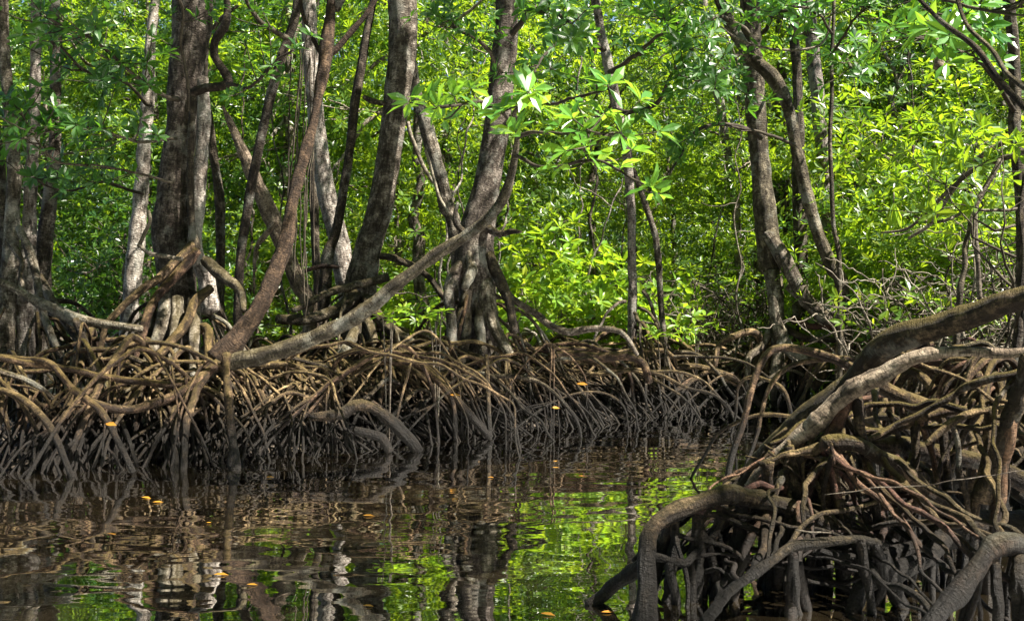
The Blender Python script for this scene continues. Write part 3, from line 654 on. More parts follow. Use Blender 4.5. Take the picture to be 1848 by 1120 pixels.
px_part(root, 'prop_root', [(990, 645, 8), (1030, 640, 9), (1080, 645, 10), (1130, 642, 9), (1160, 655, 8), (1172, 690, 7)], M['root'], 12.0, 11.8, sides=10)
px_part(root, 'prop_root', [(1190, 668, 6), (1250, 660, 6), (1300, 672, 6), (1340, 690, 6), (1360, 715, 6), (1372, 732, 5)], M['root_mossy'], 12.9, 13.0, sides=10, label='long thin root arching out to the far tip of the bank')
px_part(root, 'prop_root', [(1300, 680, 4), (1335, 700, 4), (1345, 735, 4)], M['root'], 13.0, 13.0)

# ------------------------------------------------------------ FAR BANK / RIGHT-MIDDLE TREES
root, pw, rr = trunk_tree('dark upright trunk right of centre on the bank behind the stream', [(1352, -20, 18), (1358, 80, 19), (1363, 180, 19), (1369, 260, 19), (1376, 340, 20), (1384, 420, 21), (1390, 480, 21), (1400, 520, 14)], 13.4, M['trunk_dark'], (1410, 660), top_h=8.5, coff=(1.2, -2.4), cs=1.1, sides=22, nl=6)
TR['rdark'] = root
for pts, m in (([(1384, 420, 13), (1410, 460, 15), (1432, 500, 15), (1455, 540, 14), (1490, 575, 12), (1515, 590, 10)], 'trunk'), ([(1392, 490, 14), (1400, 540, 14), (1405, 590, 12), (1420, 625, 14), (1450, 645, 13), (1485, 655, 13)], 'trunk'),
            ([(1395, 500, 12), (1398, 560, 12), (1412, 610, 11), (1400, 660, 9), (1395, 720, 7)], 'trunk'), ([(1425, 515, 12), (1460, 545, 12), (1490, 560, 11), (1520, 570, 8)], 'trunk_pale'),
            ([(1430, 575, 7), (1460, 587, 6), (1500, 590, 6)], 'root_red'), ([(1402, 580, 8), (1440, 605, 7), (1490, 612, 6), (1530, 616, 6)], 'trunk_dark'),
            ([(1480, 640, 10), (1490, 665, 10), (1470, 700, 8)], 'root_mossy'), ([(1385, 640, 9), (1370, 610, 8), (1350, 600, 7), (1300, 618, 6), (1290, 660, 5)], 'root'),
            ([(1388, 590, 7), (1378, 620, 7), (1350, 650, 7), (1348, 700, 4)], 'trunk')):
    px_part(root, 'prop_root', pts, M[m], 13.3, 12.9, wob=.012, sides=12)
leafy_branch(root, [(1374, 250, 4), (1340, 228, 4), (1300, 222, 4), (1255, 245, 3), (1215, 300, 2), (1190, 330, 2)], 12.8, 12, nsub=8, size=.14, label='thin bare branch arching down to the left')
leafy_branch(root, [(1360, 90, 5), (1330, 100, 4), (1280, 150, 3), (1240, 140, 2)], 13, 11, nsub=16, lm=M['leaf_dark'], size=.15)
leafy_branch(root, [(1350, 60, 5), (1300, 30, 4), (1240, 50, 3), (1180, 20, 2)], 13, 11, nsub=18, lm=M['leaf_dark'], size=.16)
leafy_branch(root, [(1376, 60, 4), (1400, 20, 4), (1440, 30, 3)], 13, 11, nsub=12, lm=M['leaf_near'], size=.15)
rootring(root, P(1430, 640, 13.6), 1.3, 30, (.45, .8))
root, pw, rr = trunk_tree('leaning lichen-spotted trunk crossing in front of the dark upright trunk', [(1284, -30, 10), (1320, 50, 11), (1358, 104, 12), (1398, 142, 14), (1422, 195, 11), (1434, 260, 11), (1450, 330, 12), (1471, 400, 12), (1500, 480, 13), (1522, 545, 13)], 12.6, M['trunk_dark'], (1530, 640), top_h=7.5, coff=(.4, -1.6), sides=16)
TR['rlean'] = root
rootring(root, P(1530, 600, 12.6), 1.2, 26, (.5, .95))
leafy_branch(root, [(1436, 262, 3.5), (1400, 250, 3), (1350, 232, 2.5), (1290, 222, 2)], 12.4, 12, nsub=2)
px_part(root, 'branch', [(1290, 38, 1.5), (1320, 62, 2), (1350, 78, 2.5), (1400, 90, 2.5), (1460, 88, 2.5), (1490, 70, 2), (1500, 30, 2)], M['twig'], 11.8, wob=.01, label='thin sagging vine looping across')
root, pw, rr = trunk_tree('dark trunk half hidden behind the leaning lichen-spotted trunk', [(1428, -20, 10), (1436, 100, 10), (1440, 200, 10), (1442, 330, 13), (1444, 450, 14)], 14.6, M['trunk_dark'], (1446, 600), top_h=8, sides=12, coff=(.5, -.6))
leafy_branch(root, [(1430, 70, 4), (1470, 60, 4), (1520, 100, 3), (1550, 140, 3)], 14, 11, nsub=18, lm=M['leaf_dark'], size=.15)
root, pw, rr = trunk_tree('whitish straight trunk at the top right, lost in leaves lower down', [(1454, -20, 12), (1464, 70, 13), (1475, 170, 13), (1486, 300, 12), (1492, 420, 12)], 15.5, M['trunk_pale'], (1498, 610), top_h=8.6, sides=14, coff=(.5, -1))
root, pw, rr = trunk_tree('very thin straight sapling just right of the whitish trunk', [(1506, -20, 3), (1500, 150, 4), (1499, 280, 4), (1505, 400, 4.5), (1514, 500, 5)], 11.8, M['trunk_dark'], (1520, 640), top_h=6, sides=8, cs=.6, nl=3)
leafy_branch(root, [(1502, 100, 3), (1530, 50, 2.5), (1570, 10, 2)], 11.8, 11, nsub=12, lm=M['leaf_dark'], size=.14)
leafy_branch(root, [(1501, 60, 3), (1470, 20, 2.5), (1420, 10, 2)], 11.8, 11, nsub=12, lm=M['leaf_dark'], size=.14)
root, pw, rr = trunk_tree('slim pale trunk broken up by leaves between the centre and the dark trunk', [(1268, -20, 7), (1278, 90, 8), (1298, 180, 9), (1312, 270, 8), (1330, 400, 8)], 18, M['trunk_pale'], (1338, 600), top_h=8.6, sides=10)
root, pw, rr = trunk_tree('dark trunk at the right edge behind blurred near branches', [(1820, -20, 10), (1832, 120, 11), (1832, 250, 11), (1840, 340, 12), (1846, 450, 13)], 8.6, M['trunk_dark'], (1850, 640), top_h=7, sides=14, coff=(-.3, -1.2), cs=.7)
TR['redge'] = root
leafy_branch(root, [(1830, 90, 5), (1800, 60, 4), (1740, 30, 3), (1680, 50, 2)], 8.5, 7.2, nsub=16, lm=M['leaf_near'], size=.15)
leafy_branch(root, [(1830, 200, 5), (1780, 120, 4), (1720, 90, 3), (1640, 60, 2)], 8.5, 7.6, nsub=12, lm=M['leaf_near'], size=.14)
px_part(root, 'branch', [(1640, 38, 4), (1665, 62, 8), (1688, 78, 11), (1697, 95, 9), (1692, 125, 8)], M['dead'], 9, sides=10, rough=.2, label='short pale broken branch stub with a hooked end')
# thin twisting branches at right, with drooping leaf bunches
px_part(root, 'branch', [(1870, 232, 6), (1820, 252, 6), (1780, 276, 5), (1750, 305, 5), (1715, 350, 4.5), (1680, 400, 4), (1640, 430, 3)], M['twig'], 8.0, 8.6, wob=.01)
px_part(root, 'branch', [(1870, 268, 6), (1810, 285, 6), (1770, 300, 5.5), (1735, 325, 5), (1690, 365, 4), (1640, 410, 3), (1590, 420, 2)], M['twig'], 7.8, 8.6, wob=.01)
px_part(root, 'branch', [(1806, 288, 5), (1780, 335, 5), (1762, 370, 5), (1760, 400, 5), (1764, 460, 5), (1768, 540, 5)], M['twig'], 7.9, wob=.006)
px_part(root, 'branch', [(1870, 372, 3), (1800, 380, 3), (1740, 385, 3), (1690, 400, 3), (1650, 390, 2)], M['twig'], 8.2, wob=.01)
for x, y, s in ((1613, 385, 1), (1676, 366, 1.1), (1747, 368, 1.0)):
    tb = TB(); Yp = 8.1; c = P(x, y, Yp); h = 20 * Yp / F * s
    tb.tube([c + (0, 0, h * 1.9), c + (0, 0, h)], [.004, .005], 5)
    tb.build('stalk', M['twig'], root, np.array(root.location))
    an = np.arange(7) / 7 * 6.28 + random.random(); dd = nrm(np.stack([np.cos(an) * .38, np.sin(an) * .38, -np.ones(7)], -1))
    V, T, Q = leaf_arrays(np.tile(c + (0, 0, h), (7, 1)), dd, nrm(np.stack([np.cos(an), np.sin(an), np.full(7, .3)], -1)), h * (2.0 + .5 * np.random.default_rng(int(x)).random(7)), True)
    obj('drooping_leaves', mesh('drooping_leaves', V - np.array(root.location), T, Q, M['leaf_bright'], smooth=False), root)['label'] = 'bunch of green leaves hanging straight down'

# ------------------------------------------------------------ RIGHT FOREGROUND ROOT TANGLE
bw = (2.6, 5.2); near = empty('mangrove_tree', (bw[0], bw[1], gh(*bw)), 'near mangrove on the right bank whose huge arching roots fill the lower right corner', 'tree')
TR['near'] = near
NC = []
def NR(pts, mat='root_dark', Y0=4.8, Y1=None, sides=14, name='prop_root', **k):
    pts = [(p[0], p[1], p[2] * .88) + tuple(p[3:]) for p in pts]
    q = px_part(near, name, pts, M[mat], Y0, Y1, sides=sides, wob=k.pop('wob', .01), rough=k.pop('rough', .26), step=k.pop('step', .02), **k)
    if mat != 'twig': NC.append(q[1])
    return q
NR([(1165, 1140, 24, 4.5), (1166, 1060, 24, 4.55), (1168, 1000, 22, 4.6), (1178, 955, 19, 4.65), (1215, 925, 18, 4.7), (1262, 908, 20, 4.75), (1310, 892, 24, 4.8), (1350, 898, 22, 4.85), (1410, 908, 23, 4.9), (1470, 930, 23, 4.9), (1530, 968, 26, 4.9), (1590, 1000, 27, 4.9), (1650, 990, 30, 4.9), (1710, 960, 32, 4.95), (1780, 945, 32, 5), (1870, 958, 32, 5)], label='biggest gnarled root arching across the near corner')
NR([(1060, 1092, 12, 4.72), (1090, 1072, 15, 4.75), (1130, 1040, 18, 4.7), (1165, 1015, 18, 4.65)], sides=12, sink=None)
NR([(1500, 790, 14), (1490, 800, 20), (1540, 800, 18), (1600, 832, 20), (1640, 858, 20), (1690, 900, 22), (1740, 935, 26), (1800, 955, 28)], 'root_dark', 4.9, 5.0, label='grey-topped root bending down to the right')
NR([(1370, 838, 6), (1410, 822, 7), (1450, 816, 8), (1480, 806, 12)], 'root', 4.95)
NR([(1870, 532, 27, 4.6), (1800, 552, 28, 4.7), (1740, 572, 29, 4.8), (1680, 590, 27, 4.9), (1620, 608, 30, 5.0), (1575, 640, 28, 5.1), (1545, 690, 27, 5.2), (1480, 740, 28, 5.3), (1420, 790, 26, 5.4), (1370, 840, 24, 5.5), (1330, 885, 20, 5.5)], 'root_dark', sides=22, name='trunk', label='thick dark fallen stem slanting down to the stream', rough=.15)
NR([(1870, 632, 9), (1800, 636, 11), (1730, 634, 12), (1680, 636, 15), (1630, 652, 19), (1585, 678, 22), (1540, 705, 22), (1490, 745, 20), (1440, 790, 18), (1390, 835, 14), (1350, 880, 10)], 'dead', 4.7, 5.1, sides=16, label='weathered split branch lying along the fallen stem')
NR([(1555, 700, 14), (1525, 730, 16), (1505, 770, 13), (1490, 800, 12)], 'root_red', 5.0)
NR([(1575, 690, 16), (1640, 722, 18), (1700, 745, 20), (1740, 760, 18), (1768, 740, 16)], 'root_mossy', 5.6, 5.7, sides=14)
NR([(1690, 735, 12), (1720, 780, 14), (1740, 830, 14)], 'root_dark', 5.8)
NR([(1500, 825, 8), (1475, 845, 10), (1462, 880, 10), (1440, 920, 9)], 'root_red', 5.0)
NR([(1492, 830, 6), (1505, 870, 9), (1520, 925, 10)], 'root_red', 4.95)
NR([(1478, 830, 7), (1476, 880, 9), (1478, 910, 8)], 'root_red', 5.15)
NR([(1423, 795, 5), (1421, 850, 6), (1420, 890, 7)], 'root', 5.0)
NR([(1500, 800, 4), (1502, 820, 5), (1505, 838, 4)], 'root', 4.85)
NR([(1400, 905, 8, 4.92), (1355, 975, 12), (1335, 1030, 11), (1320, 1090, 8)], 'root_red', 4.8)
NR([(1600, 985, 8), (1560, 975, 9), (1500, 978, 10), (1440, 985, 10), (1400, 1005, 12), (1350, 1040, 13), (1310, 1075, 12), (1270, 1125, 10)], 'root_dark', 4.6, 4.4)
NR([(1442, 908, 8, 4.9), (1440, 960, 10, 4.75), (1438, 1020, 11), (1430, 1060, 11), (1424, 1130, 12)], 'root_red', 4.55, label='reddish upright root catching the light')
NR([(1600, 990, 14), (1630, 935, 13), (1650, 905, 14), (1670, 890, 12)], 'root_red', 5.1)
NR([(1488, 892, .8), (1560, 886, 1.1), (1660, 872, 1.2), (1760, 860, 1.1), (1870, 848, 1)], 'twig', 4.5, 4.3, sides=6, label='thin pale stick lying nearly level')
NR([(1435, 955, 1.6), (1470, 959, 2), (1500, 961, 1.6)], 'twig', 4.5, sides=5)
NR([(1870, 985, 22), (1830, 985, 22), (1790, 990, 24), (1760, 1030, 22), (1715, 1080, 22), (1670, 1140, 22)], 'root_dark', 4.3, 4.1)
NR([(1836, 978, 10, 4.32), (1838, 1030, 16), (1838, 1140, 17)], 'root_mossy', 4.2)
NR([(1870, 722, 11), (1800, 735, 10), (1720, 740, 10), (1660, 760, 11), (1600, 780, 10), (1548, 795, 8)], 'root', 5.0, 5.2)
NR([(1790, 738, 7), (1740, 750, 8), (1700, 775, 8), (1672, 800, 6)], 'root', 4.9)
NR([(1860, 640, 18), (1838, 720, 20), (1810, 790, 20), (1790, 850, 20), (1770, 900, 22)], 'root_dark', 4.7, 4.9)
NR([(1545, 800, 16), (1620, 800, 20), (1700, 820, 24), (1760, 835, 20), (1870, 880, 20)], 'root_dark', 5.4)
NR([(1700, 960, 24), (1680, 1000, 22), (1620, 1030, 20), (1560, 1060, 18), (1530, 1130, 18)], 'root_dark', 4.9, 4.6)
NR([(1590, 1000, 18), (1610, 1050, 17), (1650, 1140, 17)], 'root_dark', 4.7)
NR([(1215, 925, 9), (1218, 990, 12), (1205, 1060, 12), (1196, 1130, 12)], 'root_dark', 4.75, 4.8)
NR([(1340, 900, 14), (1332, 980, 15), (1300, 1060, 16), (1288, 1140, 16)], 'root_dark', 4.85)
NR([(1255, 912, 12), (1262, 980, 14), (1258, 1050, 15), (1250, 1140, 16)], 'root_dark', 4.8)
NR([(1170, 1000, 10), (1225, 1012, 9), (1275, 985, 9, 4.8), (1310, 930, 7, 4.85)], 'root_dark', 4.7)
NR([(1305, 900, 12), (1298, 960, 14), (1302, 1020, 15), (1292, 1130, 16)], 'root_dark', 5.0)
NR([(1420, 915, 13), (1400, 990, 14), (1390, 1060, 14), (1380, 1140, 15)], 'root_dark', 5.0)
ncur = [c for c in NC]
def hang(root, i, mats, r=(.010, .03)):
    for _ in range(40):
        c = random.choice(ncur); p = c[random.randrange(len(c))]
        if .18 < p[2] < .95: break
    e = (p[0] + random.uniform(-.22, .22), p[1] + random.uniform(-.1, .35))
    prop_root(root, p, e, random.uniform(*r), M[random.choice(mats)], arch=random.uniform(.0, .05), p=random.uniform(1.0, 1.7), sides=9, fork=.45, sink=-.1, full=False, wob=.025)
for i in range(44): hang(near, i, ('root_dark', 'root_dark', 'root', 'root_red'))
near2 = empty('mangrove_tree', (3.2, 6.3, gh(3.2, 6.3)), 'dark second mangrove in the near corner, thin upright roots behind the biggest gnarled root', 'tree')
tb = TB(); tb.tube([np.array([3.2, 6.3, -.1]), np.array([3.25, 6.3, 1.2]), np.array([3.5, 6.4, 2.4])], [.1, .08, .05], 12, .03, .15); tb.build('trunk', M['trunk_dark'], near2, np.array(near2.location))
for i in range(46): hang(near2, i, ('root_dark', 'root_dark', 'root_mossy', 'root'))
for i in range(46):
    y = random.uniform(5.2, 6.9); x = random.uniform(2.1 + (y - 4.9) * .12, 3.8); z = random.uniform(.3, .6)
    prop_root(near2, (x + random.uniform(-.4, .4), y + random.uniform(0, .5), z), (x, y), random.uniform(.012, .035), M[random.choice(('root_dark', 'root_dark', 'root', 'root_mossy'))], arch=.06, p=random.uniform(1.0, 1.9), sides=8, fork=.5, sink=-.1)
near3 = empty('mangrove_tree', (2.9, 5.6, gh(2.9, 5.6)), 'low mangrove in the near corner whose thin roots cross between the thicker ones', 'tree')
tb = TB(); tb.tube([np.array([2.9, 5.6, -.2]), np.array([2.95, 5.6, .6]), np.array([3.1, 5.8, 1.15])], [.05, .05, .03], 12, .02, .15); tb.build('trunk', M['trunk_dark'], near3, np.array(near3.location))
for i in range(96):
    for _ in range(60):
        c1 = random.choice(ncur); c2 = random.choice(ncur); p = c1[random.randrange(len(c1))]; q = c2[random.randrange(len(c2))]; d = np.linalg.norm(p - q)
        if .35 < d < 1.1 and max(p[2], q[2]) < 1.05 and min(p[2], q[2]) > .05: break
    q = q + nrm(q - p) * .05; r0 = random.uniform(.006, .019); back = np.array([0, random.uniform(.0, .35), 0])
    tb = TB(); tb.tube([p + back * .3, p * .6 + q * .4 + back + (0, 0, random.uniform(-.05, .12)), q + back * .5], [r0, r0 * .9, r0 * .7], 8, .03, .2, step=.03)
    tb.build('prop_root', M[random.choice(('root_dark', 'root_dark', 'root_mossy', 'root_red'))], near3, np.array(near3.location))
# right-bank root mass further back
mids = []
for nm, c, lab in (('a', (3.35, 7.6), 'short stilt-rooted mangrove directly behind the fallen stem'), ('b', (4.3, 9.2), 'stilt-rooted mangrove at the right edge behind the short one'), ('c', (5.3, 12.2), 'bushy stilt-rooted mangrove on the right bank nearest the leaning trunk'), ('d', (3.5, 9.0), 'low stilt-rooted mangrove beside the stream above the fallen stem')):
    t = empty('mangrove_tree', (c[0], c[1], gh(*c)), lab, 'tree'); mids.append(t)
    tb = TB(); hgt = random.uniform(1.6, 2.4)
    tb.tube([np.array([c[0], c[1], .3]), np.array([c[0] + .1, c[1], .9]), np.array([c[0] + random.uniform(-.2, .3), c[1] + .1, hgt])], [.035, .03, .018], 9, .03, .15); tb.build('trunk', M['trunk_dark'], t, np.array(t.location))
    rootring(t, c, 1.25, 52, (.35, .95), (.012, .036), ('root', 'root_mossy', 'root', 'root_red', 'trunk_dark'))
    if nm == 'd': continue
    me_, u_ = crown_mesh('crown', M['leaf'], .7, .6, .35, 9, 5, .13, hi=True, seed=500 + int(c[1] * 10), cs=.15, k=7); o_ = obj('crown', me_, t); o_.location = (.1, .1, hgt)
    limbs(t, np.array(t.location), u_ + np.array([c[0] + .1, c[1] + .1, hgt]), (c[0] + .1, c[1], hgt - .6), .012, M['twig_dark'], n=6, seed=3)
for i in range(40):   # long criss-crossing low roots
    t = mids[i % 4]; c = np.array(t.location)[:2]
    a = random.uniform(0, 6.28); p0 = np.array([c[0] + random.uniform(-1.2, 1.2), c[1] + random.uniform(-1.6, 1), random.uniform(.3, .95)])
    L = random.uniform(.6, 1.6); d = np.array([math.cos(a) * L, math.sin(a) * .5 * L, random.uniform(-.5, .25)])
    r0 = random.uniform(.012, .04); tb = TB(); tb.tube([p0 + (-d[0] * .2, .1, -p0[2] - .05), p0 + (-d[0] * .1, 0, -.15), p0 + d * .3 + (0, 0, .06), p0 + d * .7, np.array([p0[0] + d[0], p0[1] + d[1], -.1])], [r0 * .7, r0, r0 * .9, r0 * .8, r0 * .6], 7, .03, .14)
    tb.build('prop_root', M[random.choice(('root', 'root_mossy', 'root_mossy', 'root_red'))], t, np.array(t.location))
# near blurred branches entering from the top right
px_part(near, 'branch', [(1640, -20, 4), (1700, 40, 4.5), (1760, 85, 6), (1800, 140, 6), (1840, 185, 7), (1880, 215, 8)], M['trunk_dark'], 4.6, 4.2, sides=8)
px_part(near, 'branch', [(1722, -20, 4), (1745, 45, 4), (1790, 90, 4), (1815, 130, 5), (1850, 160, 5)], M['trunk_dark'], 4.9, 4.4, sides=8)
leafy_branch(near, [(1700, 0, 3), (1790, 20, 3), (1860, 10, 2)], 5.2, 5.0, nsub=8, lm=M['leaf_near'], size=.13, sublen=.3)
canopy(near, (2.2, 3.4, 5.4), (2.9, 4.6, 4.6), .05, .9)  # unseen crown added over the near roots to shade them
px_part(near, 'trunk', [(2100, 0, 40, 4.9), (2050, 300, 42, 4.9), (1990, 500, 45, 4.9), (1960, 640, 50, 4.9), (1950, 800, 50, 4.9)], M['trunk_dark'], 4.9, sides=14, sink=0)

# unseen crowns added high over the stream to block sky light, limbed to bank trees
for key, c in (('left', (-6.2, 7.4, 8.6)), ('thick', (-3.6, 6.6, 9.2)), ('front', (-1.6, 5.2, 9.0)), ('second', (-.6, 7.9, 10.2)), ('left', (-5.6, 4.6, 9.4)), ('slim', (-3.4, 9.0, 10.2)), ('central', (-.6, 3.9, 10.5))):
    b = np.array(TR[key].location); canopy(TR[key], c, (b[0] * .6 + c[0] * .4, b[1] * .6 + c[1] * .4, 7.2), .05, 1.0 if c[1] < 7.3 or c[0] < -3 else .85, dense=c[1] < 8.5 or c[0] < -3)
# twiggy shrubs on the right bank
for i, (x, Yd, w, h, lab) in enumerate(((1660, 12.2, 1.0, 1.9, 'twiggy shrub right of the leaning trunk'), (1730, 11.0, 1.0, 1.7, 'twiggy shrub below the three drooping leaf bunches'), (1800, 10.2, 1.5, 1.9, 'twiggy shrub before the right edge trunk'), (1250, 16.0, 1.8, 1.6, 'shrub of bare pale twigs left of the dark upright trunk'), (1310, 15.2, 1.0, 1.5, 'shrub of bare pale twigs tight against the dark upright trunk'))):
    c = P(x, 560, Yd); g = gh(c[0], c[1]); t = empty('mangrove_shrub', (c[0], c[1], g), lab, 'shrub')
    for q in range(34):
        tb = TB(); s = np.array([c[0] + random.uniform(-w, w) * .5, c[1] + random.uniform(-.5, .5), g])
        e = s + np.array([random.uniform(-1, 1) * .9, random.uniform(-.5, .5), random.uniform(.7, 1.0) * h])
        m = (s + e) / 2 + np.array([random.uniform(-.3, .3), 0, random.uniform(-.1, .35)])
        r0 = random.uniform(.008, .018); cc, r_, t_ = tb.tube([s, m, e], [r0, r0 * .8, r0 * .4], 5, .07, .12, step=.05)
        for _ in range(6):
            j = random.randrange(len(cc) // 4, len(cc)); a = random.uniform(0, 6.28); L = random.uniform(.25, .8)
            f = cc[j] + np.array([math.cos(a) * L, math.sin(a) * L * .6, random.uniform(-.2, .35)])
            tb.tube([cc[j], (cc[j] + f) / 2 + (0, 0, random.uniform(-.12, .12)), f], [r0 * .55, r0 * .45, r0 * .25], 4, .04, .1, step=.05)
        tb.build('branch', M['twig'] if q % 3 else M['twig_dark'], t, np.array(t.location))
    me, u = crown_mesh('crown', M['leaf'], w, .6, .5, 9, 5, .13, hi=True, seed=300 + i, cs=.2, k=7)
    o = obj('crown', me, t); o.location = (0, .2, h * .8)

# ------------------------------------------------------------ BACKGROUND THICKET: prototypes then copies
def copy_tree(src, loc, rz, sc, label, group):
    r = src.copy(); C.objects.link(r); r.location = loc; r.rotation_euler = (0, 0, rz); r.scale = (sc,) * 3
    r['label'] = label; r['group'] = group
    for ch in src.children:
        c = ch.copy(); C.objects.link(c); c.parent = r
    return r
def proto(name, cat, rx, rz, h, ncl, nros, size, lm, seed, trunk_r, nroot=7, hi=False, cs=.38, bottom=None):
    t = empty(name, (0, 0, 0), 'x', cat, 'x'); random.seed(seed)
    me, u = crown_mesh('crown', lm, rx, rx, rz, ncl, nros, size, seed=seed, cs=cs, hi=hi, shell=.35)
    o = obj('crown', me, t); o.location = (0, 0, h)
    uu = u + np.array([0, 0, h])
    tb = TB(); tp = np.array([random.uniform(-.3, .3), random.uniform(-.3, .3), h + rz * .5])
    tb.tube([np.array([0, 0, -.2]), np.array([.05, 0, h * .35]), tp], [trunk_r, trunk_r * .85, trunk_r * .4], 9, .08, .12, step=.15)
    tb.build('trunk', M['trunk'], t)
    limbs(t, (0, 0, 0), uu, tp * .7, trunk_r * .4, M['twig'], n=6, seed=seed, sides=5)
    for i in range(nroot):
        a = random.uniform(0, 6.28); d = random.uniform(.5, 1.3); tb = TB(); z = random.uniform(.4, 1.0); r0 = random.uniform(.02, .04)
        tb.tube([np.array([0, 0, z]), np.array([math.cos(a) * d * .5, math.sin(a) * d * .5, z * .8]), np.array([math.cos(a) * d * .9, math.sin(a) * d * .9, z * .3]), np.array([math.cos(a) * d, math.sin(a) * d, -.2])], [r0, r0, r0 * .8, r0 * .6], 6, .04, .1, step=.08)
        tb.build('prop_root', M['root' if i % 2 else 'trunk_pale'], t)
    return t
tall = [proto('mangrove_tree', 'tree', 2.1, 3.0, 4.4, 60, 26, .11, M['leaf'] if s < 3 else M['leaf_mid'], 40 + s, .09, cs=.33) for s in range(5)]
bush = [proto('mangrove_shrub', 'shrub', 1.5, 1.25, 1.5, 34, 21, .11, M['leaf'] if s < 2 else M['leaf_mid'], 60 + s, .035, cs=.3) for s in range(3)]
youngp = [proto('young_mangrove', 'young tree', .75, .6, .95, 12, 6, .17, M['leaf_bright'], 80 + s, .02, nroot=4, hi=True, cs=.2) for s in range(2)]
used = set()
def place(src, px, Y, rz=None, sc=1, label='', group=''):
    x = Y * (px - CX) / F; loc = (x, Y, gh(x, Y)); rz = random.uniform(0, 6.28) if rz is None else rz
    if id(src) not in used:
        used.add(id(src)); src.location = loc; src.rotation_euler = (0, 0, rz); src.scale = (sc,) * 3; src['label'] = label; src['group'] = group; return src
    return copy_tree(src, loc, rz, sc, label, group)
random.seed(11)
def zone(px): return ('behind the trunks at the left edge' if px < 200 else 'behind the thickest trunk' if px < 480 else 'behind the second thick trunk' if px < 780 else
                      'beyond the central flared trunk' if px < 1060 else 'beyond the gap right of the central trunk' if px < 1330 else
                      'behind the leaning lichen-spotted trunk' if px < 1560 else 'behind the drooping leaf bunches')
ROW = {17.5: 'closest ', 21: 'fairly close ', 26: 'far off ', 33: 'farthest ', 15.5: 'closest ', 18.5: 'fairly close ', 23: 'far off ', 29: 'farthest '}
k = 0
for Y, step, jit in ((17.5, 230, 60), (21, 190, 60), (26, 150, 50), (33, 120, 50)):
    px = -150 + random.uniform(0, 80)
    while px < 2050:
        yy = Y + random.uniform(-1.5, 1.5)
        z = zone(px); ex = Y < 20 and 900 < px < 1300
        if not ex: place(tall[random.choice((0, 3, 4) if px < 520 else (0, 1, 2, 3))], px, yy, sc=random.uniform(.85, 1.2) * (1 + .012 * max(0, Y - 20)), label='leafy mangrove tree ' + ROW[Y] + z, group='background mangrove trees ' + z)
        k += 1; px += step + random.uniform(-jit, jit)
for Y, step, jit in ((15.5, 260, 70), (18.5, 250, 60), (23, 210, 60), (29, 160, 40)):
    px = -120 + random.uniform(0, 80)
    while px < 2000:
        yy = Y + random.uniform(-1, 1); z = zone(px)
        if not (Y < 17 and 640 < px < 1480): place(bush[random.choice((0, 2, 2) if px < 560 else (0, 1, 2))], px, yy, sc=random.uniform(.8, 1.25), label='low bushy mangrove ' + ROW[Y] + z, group='background mangrove shrubs ' + z)
        k += 1; px += step + random.uniform(-jit, jit)
for px, Y, sc in ((1590, 15.2, 1.2), (1640, 13.6, 1.15), (1710, 12.9, 1.1), (1820, 12.4, 1.1), (1660, 15.2, 1.6), (1770, 15.0, 1.6)):
    o = place(bush[k % 2], px, Y, sc=sc, label='glossy-leaved mangrove bush behind the twiggy shrubs', group='glossy bushes on the right bank'); k += 1
for i, (px, Y, sc) in enumerate(((935, 14.2, .9), (1010, 14.4, .95), (1075, 14.9, 1.05), (1110, 14.4, .9), (1050, 15.5, 1.3), (975, 15.8, 1.3), (1180, 15, 1), (700, 16.5, .9), (755, 17, 1))):
    place(youngp[i % 2], px, Y, sc=sc, label='sunlit yellow-green young mangrove right of the central trunk' if px > 800 else 'sunlit yellow-green young mangrove left of the central trunk', group='young mangroves near the central trunk')
high = [proto('mangrove_tree', 'tree', 2.7, 1.5, 9.6, 30, 20, .15, M['leaf'], 95 + s, .08, cs=.36) for s in range(2)]  # high crowns added out of frame to shade the thicket in patches
k = 0
for Y, step in ((19, 560), (26, 500)):
    px = -100 + random.uniform(0, 150)
    while px < 2300:
        z = zone(px); place(high[k % 2], px, Y + random.uniform(-1.2, 1.2), sc=random.uniform(.9, 1.15), label='slender mangrove added for shade ' + z, group='added shade mangroves ' + z)
        k += 1; px += step * random.uniform(.7, 1.3)
for i, (x, y) in enumerate(((-1, -1), (-4.5, .5), (2.2, .5), (-7.5, 3), (-3, -4), (1.5, -4), (-3.4, 2.4), (-6, -3), (-4.8, 4.2), (5.4, 1.2), (4.4, -1.2))):  # unseen trees added to close the sky and darken the near corner
    o = place(high[i % 2], 0, 8, sc=.9 + .02 * i, label='unseen tall mangrove added over the viewpoint to block sky light', group='added sky-blocking crowns over the viewpoint')
    o.location = (x, y, -.3) if abs(x) > 3 or y < -2 else (x, y, -.3)
    o.location.z = -.3
for i in range(22):   # unseen forest added behind and beside the camera to shade the stream
    a = R(172 + i * 9.2); rad = random.uniform(9.5, 13); x, y = rad * math.cos(a), 2 + rad * math.sin(a) * .9
    o = place(tall[i % 3], CX + F * x / 8, 8, sc=random.uniform(1.5, 1.9), label='unseen tall mangrove added behind the viewpoint to shade the stream', group='added shade mangroves behind the viewpoint')
    o.location = (x, y, gh(x, y))
random.seed(23)
